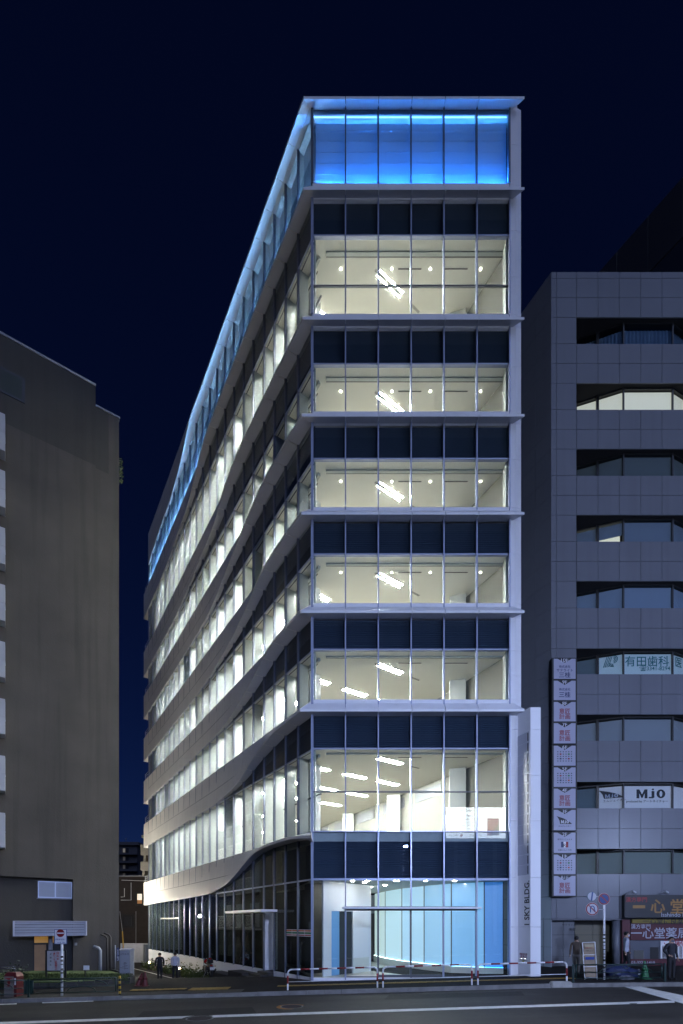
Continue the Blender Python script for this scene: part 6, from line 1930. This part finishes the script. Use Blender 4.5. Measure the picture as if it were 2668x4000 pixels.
FWDSW = ((.135, -.02, .645), (.135, -.09, .52), (.132, -.11, .492))
walk = dict(leg_l=(-.05, -.085, 0.0), leg_r=(.01, .10, .03), arm_l=BACKSW, arm_r=FWDSW)
walk2 = dict(leg_l=(.01, .09, .03), leg_r=(-.04, -.07, 0.0), arm_l=FWDSW, arm_r=BACKSW)
stand = dict(leg_l=(-.01, -.005, 0), leg_r=(-.005, .0, 0), arm_l=DOWN, arm_r=((.165, .03, .66), (.125, -.075, .565), (.095, -.09, .555)))
def street_at(px, Y):
    p = Vector((PX(px, Y), Y, 0)) - Vector((A.x, A.y, 0))
    return street_z(p.x * US.x + p.y * US.y, p.x * NS.x + p.y * NS.y)
away = math.pi + .35
person(624, 28.8, street_at(624, 28.8), 1.72, away, 'man in a dark suit walking away down the side street', cloth('dark_jacket', (.022, .022, .028)), cloth('dark_trousers', (.018, .018, .022)), walk)
person(684, 28.6, street_at(684, 28.6), 1.70, away - .25, 'man in a white shirt walking away down the side street', cloth('white_shirt', (.50, .53, .66)), cloth('navy_trousers', (.018, .019, .026)), walk2)
person(2252, 19.6, gz(PX(2252, 19.6), 19.6), 1.60, math.pi - .5, 'woman with black bobbed hair in a brown top walking past the entrance', cloth('brown_knit', (.075, .055, .042)), cloth('beige_trousers', (.17, .155, .14)), walk, .35)
person(2446, 20.2, gz(PX(2446, 20.2), 20.2), 1.74, R(75), 'man in a white shirt and face mask walking by the pharmacy', cloth('pale_shirt', (.36, .38, .46)), cloth('black_trousers', (.014, .014, .018)), walk2, 0, cloth('white_mask', (.45, .48, .58)))
person(2622, 17.95, gz(PX(2622, 17.95), 17.95), 1.62, .15, 'man in dark clothes and grey face mask standing at the end of the green rail', cloth('charcoal_shirt', (.020, .022, .030)), cloth('dark_jeans', (.014, .014, .018)), stand, 0, cloth('grey_mask', (.12, .14, .20)))

# ------------------------------------------------------------------ parked motorcycle, seen from behind
bs, bw = 8.6, 1.15
b0 = SP(bs, bw, 0)
bz0 = street_z(bs, bw)
hd = (US + NS * -.10).normalized(); sd_ = Vector((-hd.y, hd.x, 0))
lean = Vector((0, 0, 1)) + sd_ * .10
def MP(x, y, z): return b0 + hd * x + sd_ * y + lean * z + Vector((0, 0, bz0))
moto = empty('motorcycle', (b0.x, b0.y, bz0), 'black and red motorcycle parked against the white plinth, number plate to the road', 'motorcycle')
M['rubber'] = mat('tyre_rubber', (.015, .015, .015), .7)
M['moto_red'] = mat('red_tank_paint', (.30, .008, .012), .2)
M['moto_black'] = mat('black_engine', (.015, .015, .017), .35)
def wheel(x):
    c = MP(x, 0, .30)
    mb = MB()
    ring = [MP(x + .24 * math.cos(a), 0, .30 + .24 * math.sin(a)) for a in lin(0, 2 * math.pi, 24)]
    mb.tube(ring, .075, 8, cap=False); w_ = mb.build('wheel', M['rubber'], moto, True)
    rim = MB()
    rim.tube([MP(x + .18 * math.cos(a), 0, .30 + .18 * math.sin(a)) for a in lin(0, 2 * math.pi, 20)], .02, 6, cap=False)
    for k in range(5):
        a = k * 2 * math.pi / 5
        rim.tube([c, MP(x + .18 * math.cos(a), 0, .30 + .18 * math.sin(a))], .014, 5)
    rim.lathe(tuple(c - sd_ * .06), [(.045, 0), (.045, .12)], 10, axis=tuple(sd_))
    rim.build('rim', M['steel'], w_)
wheel(.30); wheel(1.68)
def ell(name, c, r, m, n=2):
    bm = bmesh.new(); bmesh.ops.create_icosphere(bm, subdivisions=n, radius=1)
    o = obj(name, [MP(c[0] + v.co.x * r[0], c[1] + v.co.y * r[1], c[2] + v.co.z * r[2]) for v in bm.verts], [tuple(v.index for v in f.verts) for f in bm.faces], m, moto, True); bm.free(); return o
def mbox(name, x0, x1, y0, y1, z0, z1, m, bv=.015):
    o = MB().hexa([MP(x0, y0, z0), MP(x1, y0, z0), MP(x1, y1, z0), MP(x0, y1, z0), MP(x0, y0, z1), MP(x1, y0, z1), MP(x1, y1, z1), MP(x0, y1, z1)]).build(name, m, moto)
    return bevel(o, bv) if bv else o
mbox('engine', .72, 1.25, -.17, .17, .28, .62, M['moto_black'], .04)
ell('fuel_tank', (1.02, 0, .84), (.30, .16, .15), M['moto_red'], 3)
ell('seat', (.52, 0, .80), (.38, .14, .07), M['moto_black'], 3)
ell('tail_bag', (.20, 0, .95), (.19, .17, .13), M['moto_black'], 3)
ell('tail_bag_top', (.19, 0, 1.03), (.13, .11, .06), M['moto_red'], 3)
ell('tail_bag_base', (.22, 0, .86), (.22, .18, .08), M['moto_black'], 3)
mbox('tail_unit', .0, .45, -.09, .09, .66, .76, M['moto_black'])
mbox('tail_light', -.035, .0, -.08, .08, .67, .73, mat('tail_lens', (.22, .005, .005), .25), .006)
mbox('mudguard', -.06, .10, -.09, .09, .38, .66, M['moto_black'])
plate = mbox('number_plate', -.10, -.085, -.115, .115, .46, .60, mat('plate_white', (.62, .64, .68), .45), .004)
lettering('plate_number', '43-93', plate, mat('plate_green', (.0, .06, .03), .5), MP(-.103, 0, .515), tuple(-sd_), tuple(lean), .08, width=.19, height=.065)
for s in (-1, 1):
    MB().tube([MP(.0, s * .10, .66), MP(-.02, s * .20, .66)], .012, 6).build('indicator_stem', M['moto_black'], moto)
    ell('indicator', (-.02, s * .21, .66), (.03, .035, .025), mat('amber_lens', (.35, .12, .01), .3), 2)
    MB().tube([MP(1.55, s * .07, .42), MP(1.36, s * .08, 1.0)], .025, 8).build('fork_tube', M['steel'], moto, True)
    MB().tube([MP(1.36, s * .08, 1.0), MP(1.26, s * .36, 1.04)], .016, 8).build('handlebar', M['moto_black'], moto, True)
    MB().tube([MP(1.28, s * .28, 1.04), MP(1.30, s * .36, 1.22)], .009, 6).build('mirror_stem', M['moto_black'], moto)
    ell('mirror', (1.28, s * .38, 1.24), (.02, .08, .05), M['moto_black'], 2)
    MB().tube([MP(.30, s * .10, .30), MP(.80, s * .11, .38)], .025, 8).build('swing_arm', M['moto_black'], moto, True)
MB().tube([MP(1.0, -.20, .25), MP(.55, -.22, .30), MP(.10, -.22, .46)], [.03, .05, .06], 10).build('exhaust', M['chrome'], moto, True)
MB().tube([MP(.9, .12, .30), MP(.82, .32, .0)], .012, 6).build('side_stand', M['steel'], moto)
MB().tube([MP(1.25, 0, .80), MP(.75, 0, .62), MP(.25, 0, .72)], .03, 8).build('frame', M['moto_black'], moto, True)
ell('headlamp', (1.50, 0, .92), (.09, .10, .10), M['chrome'], 2)
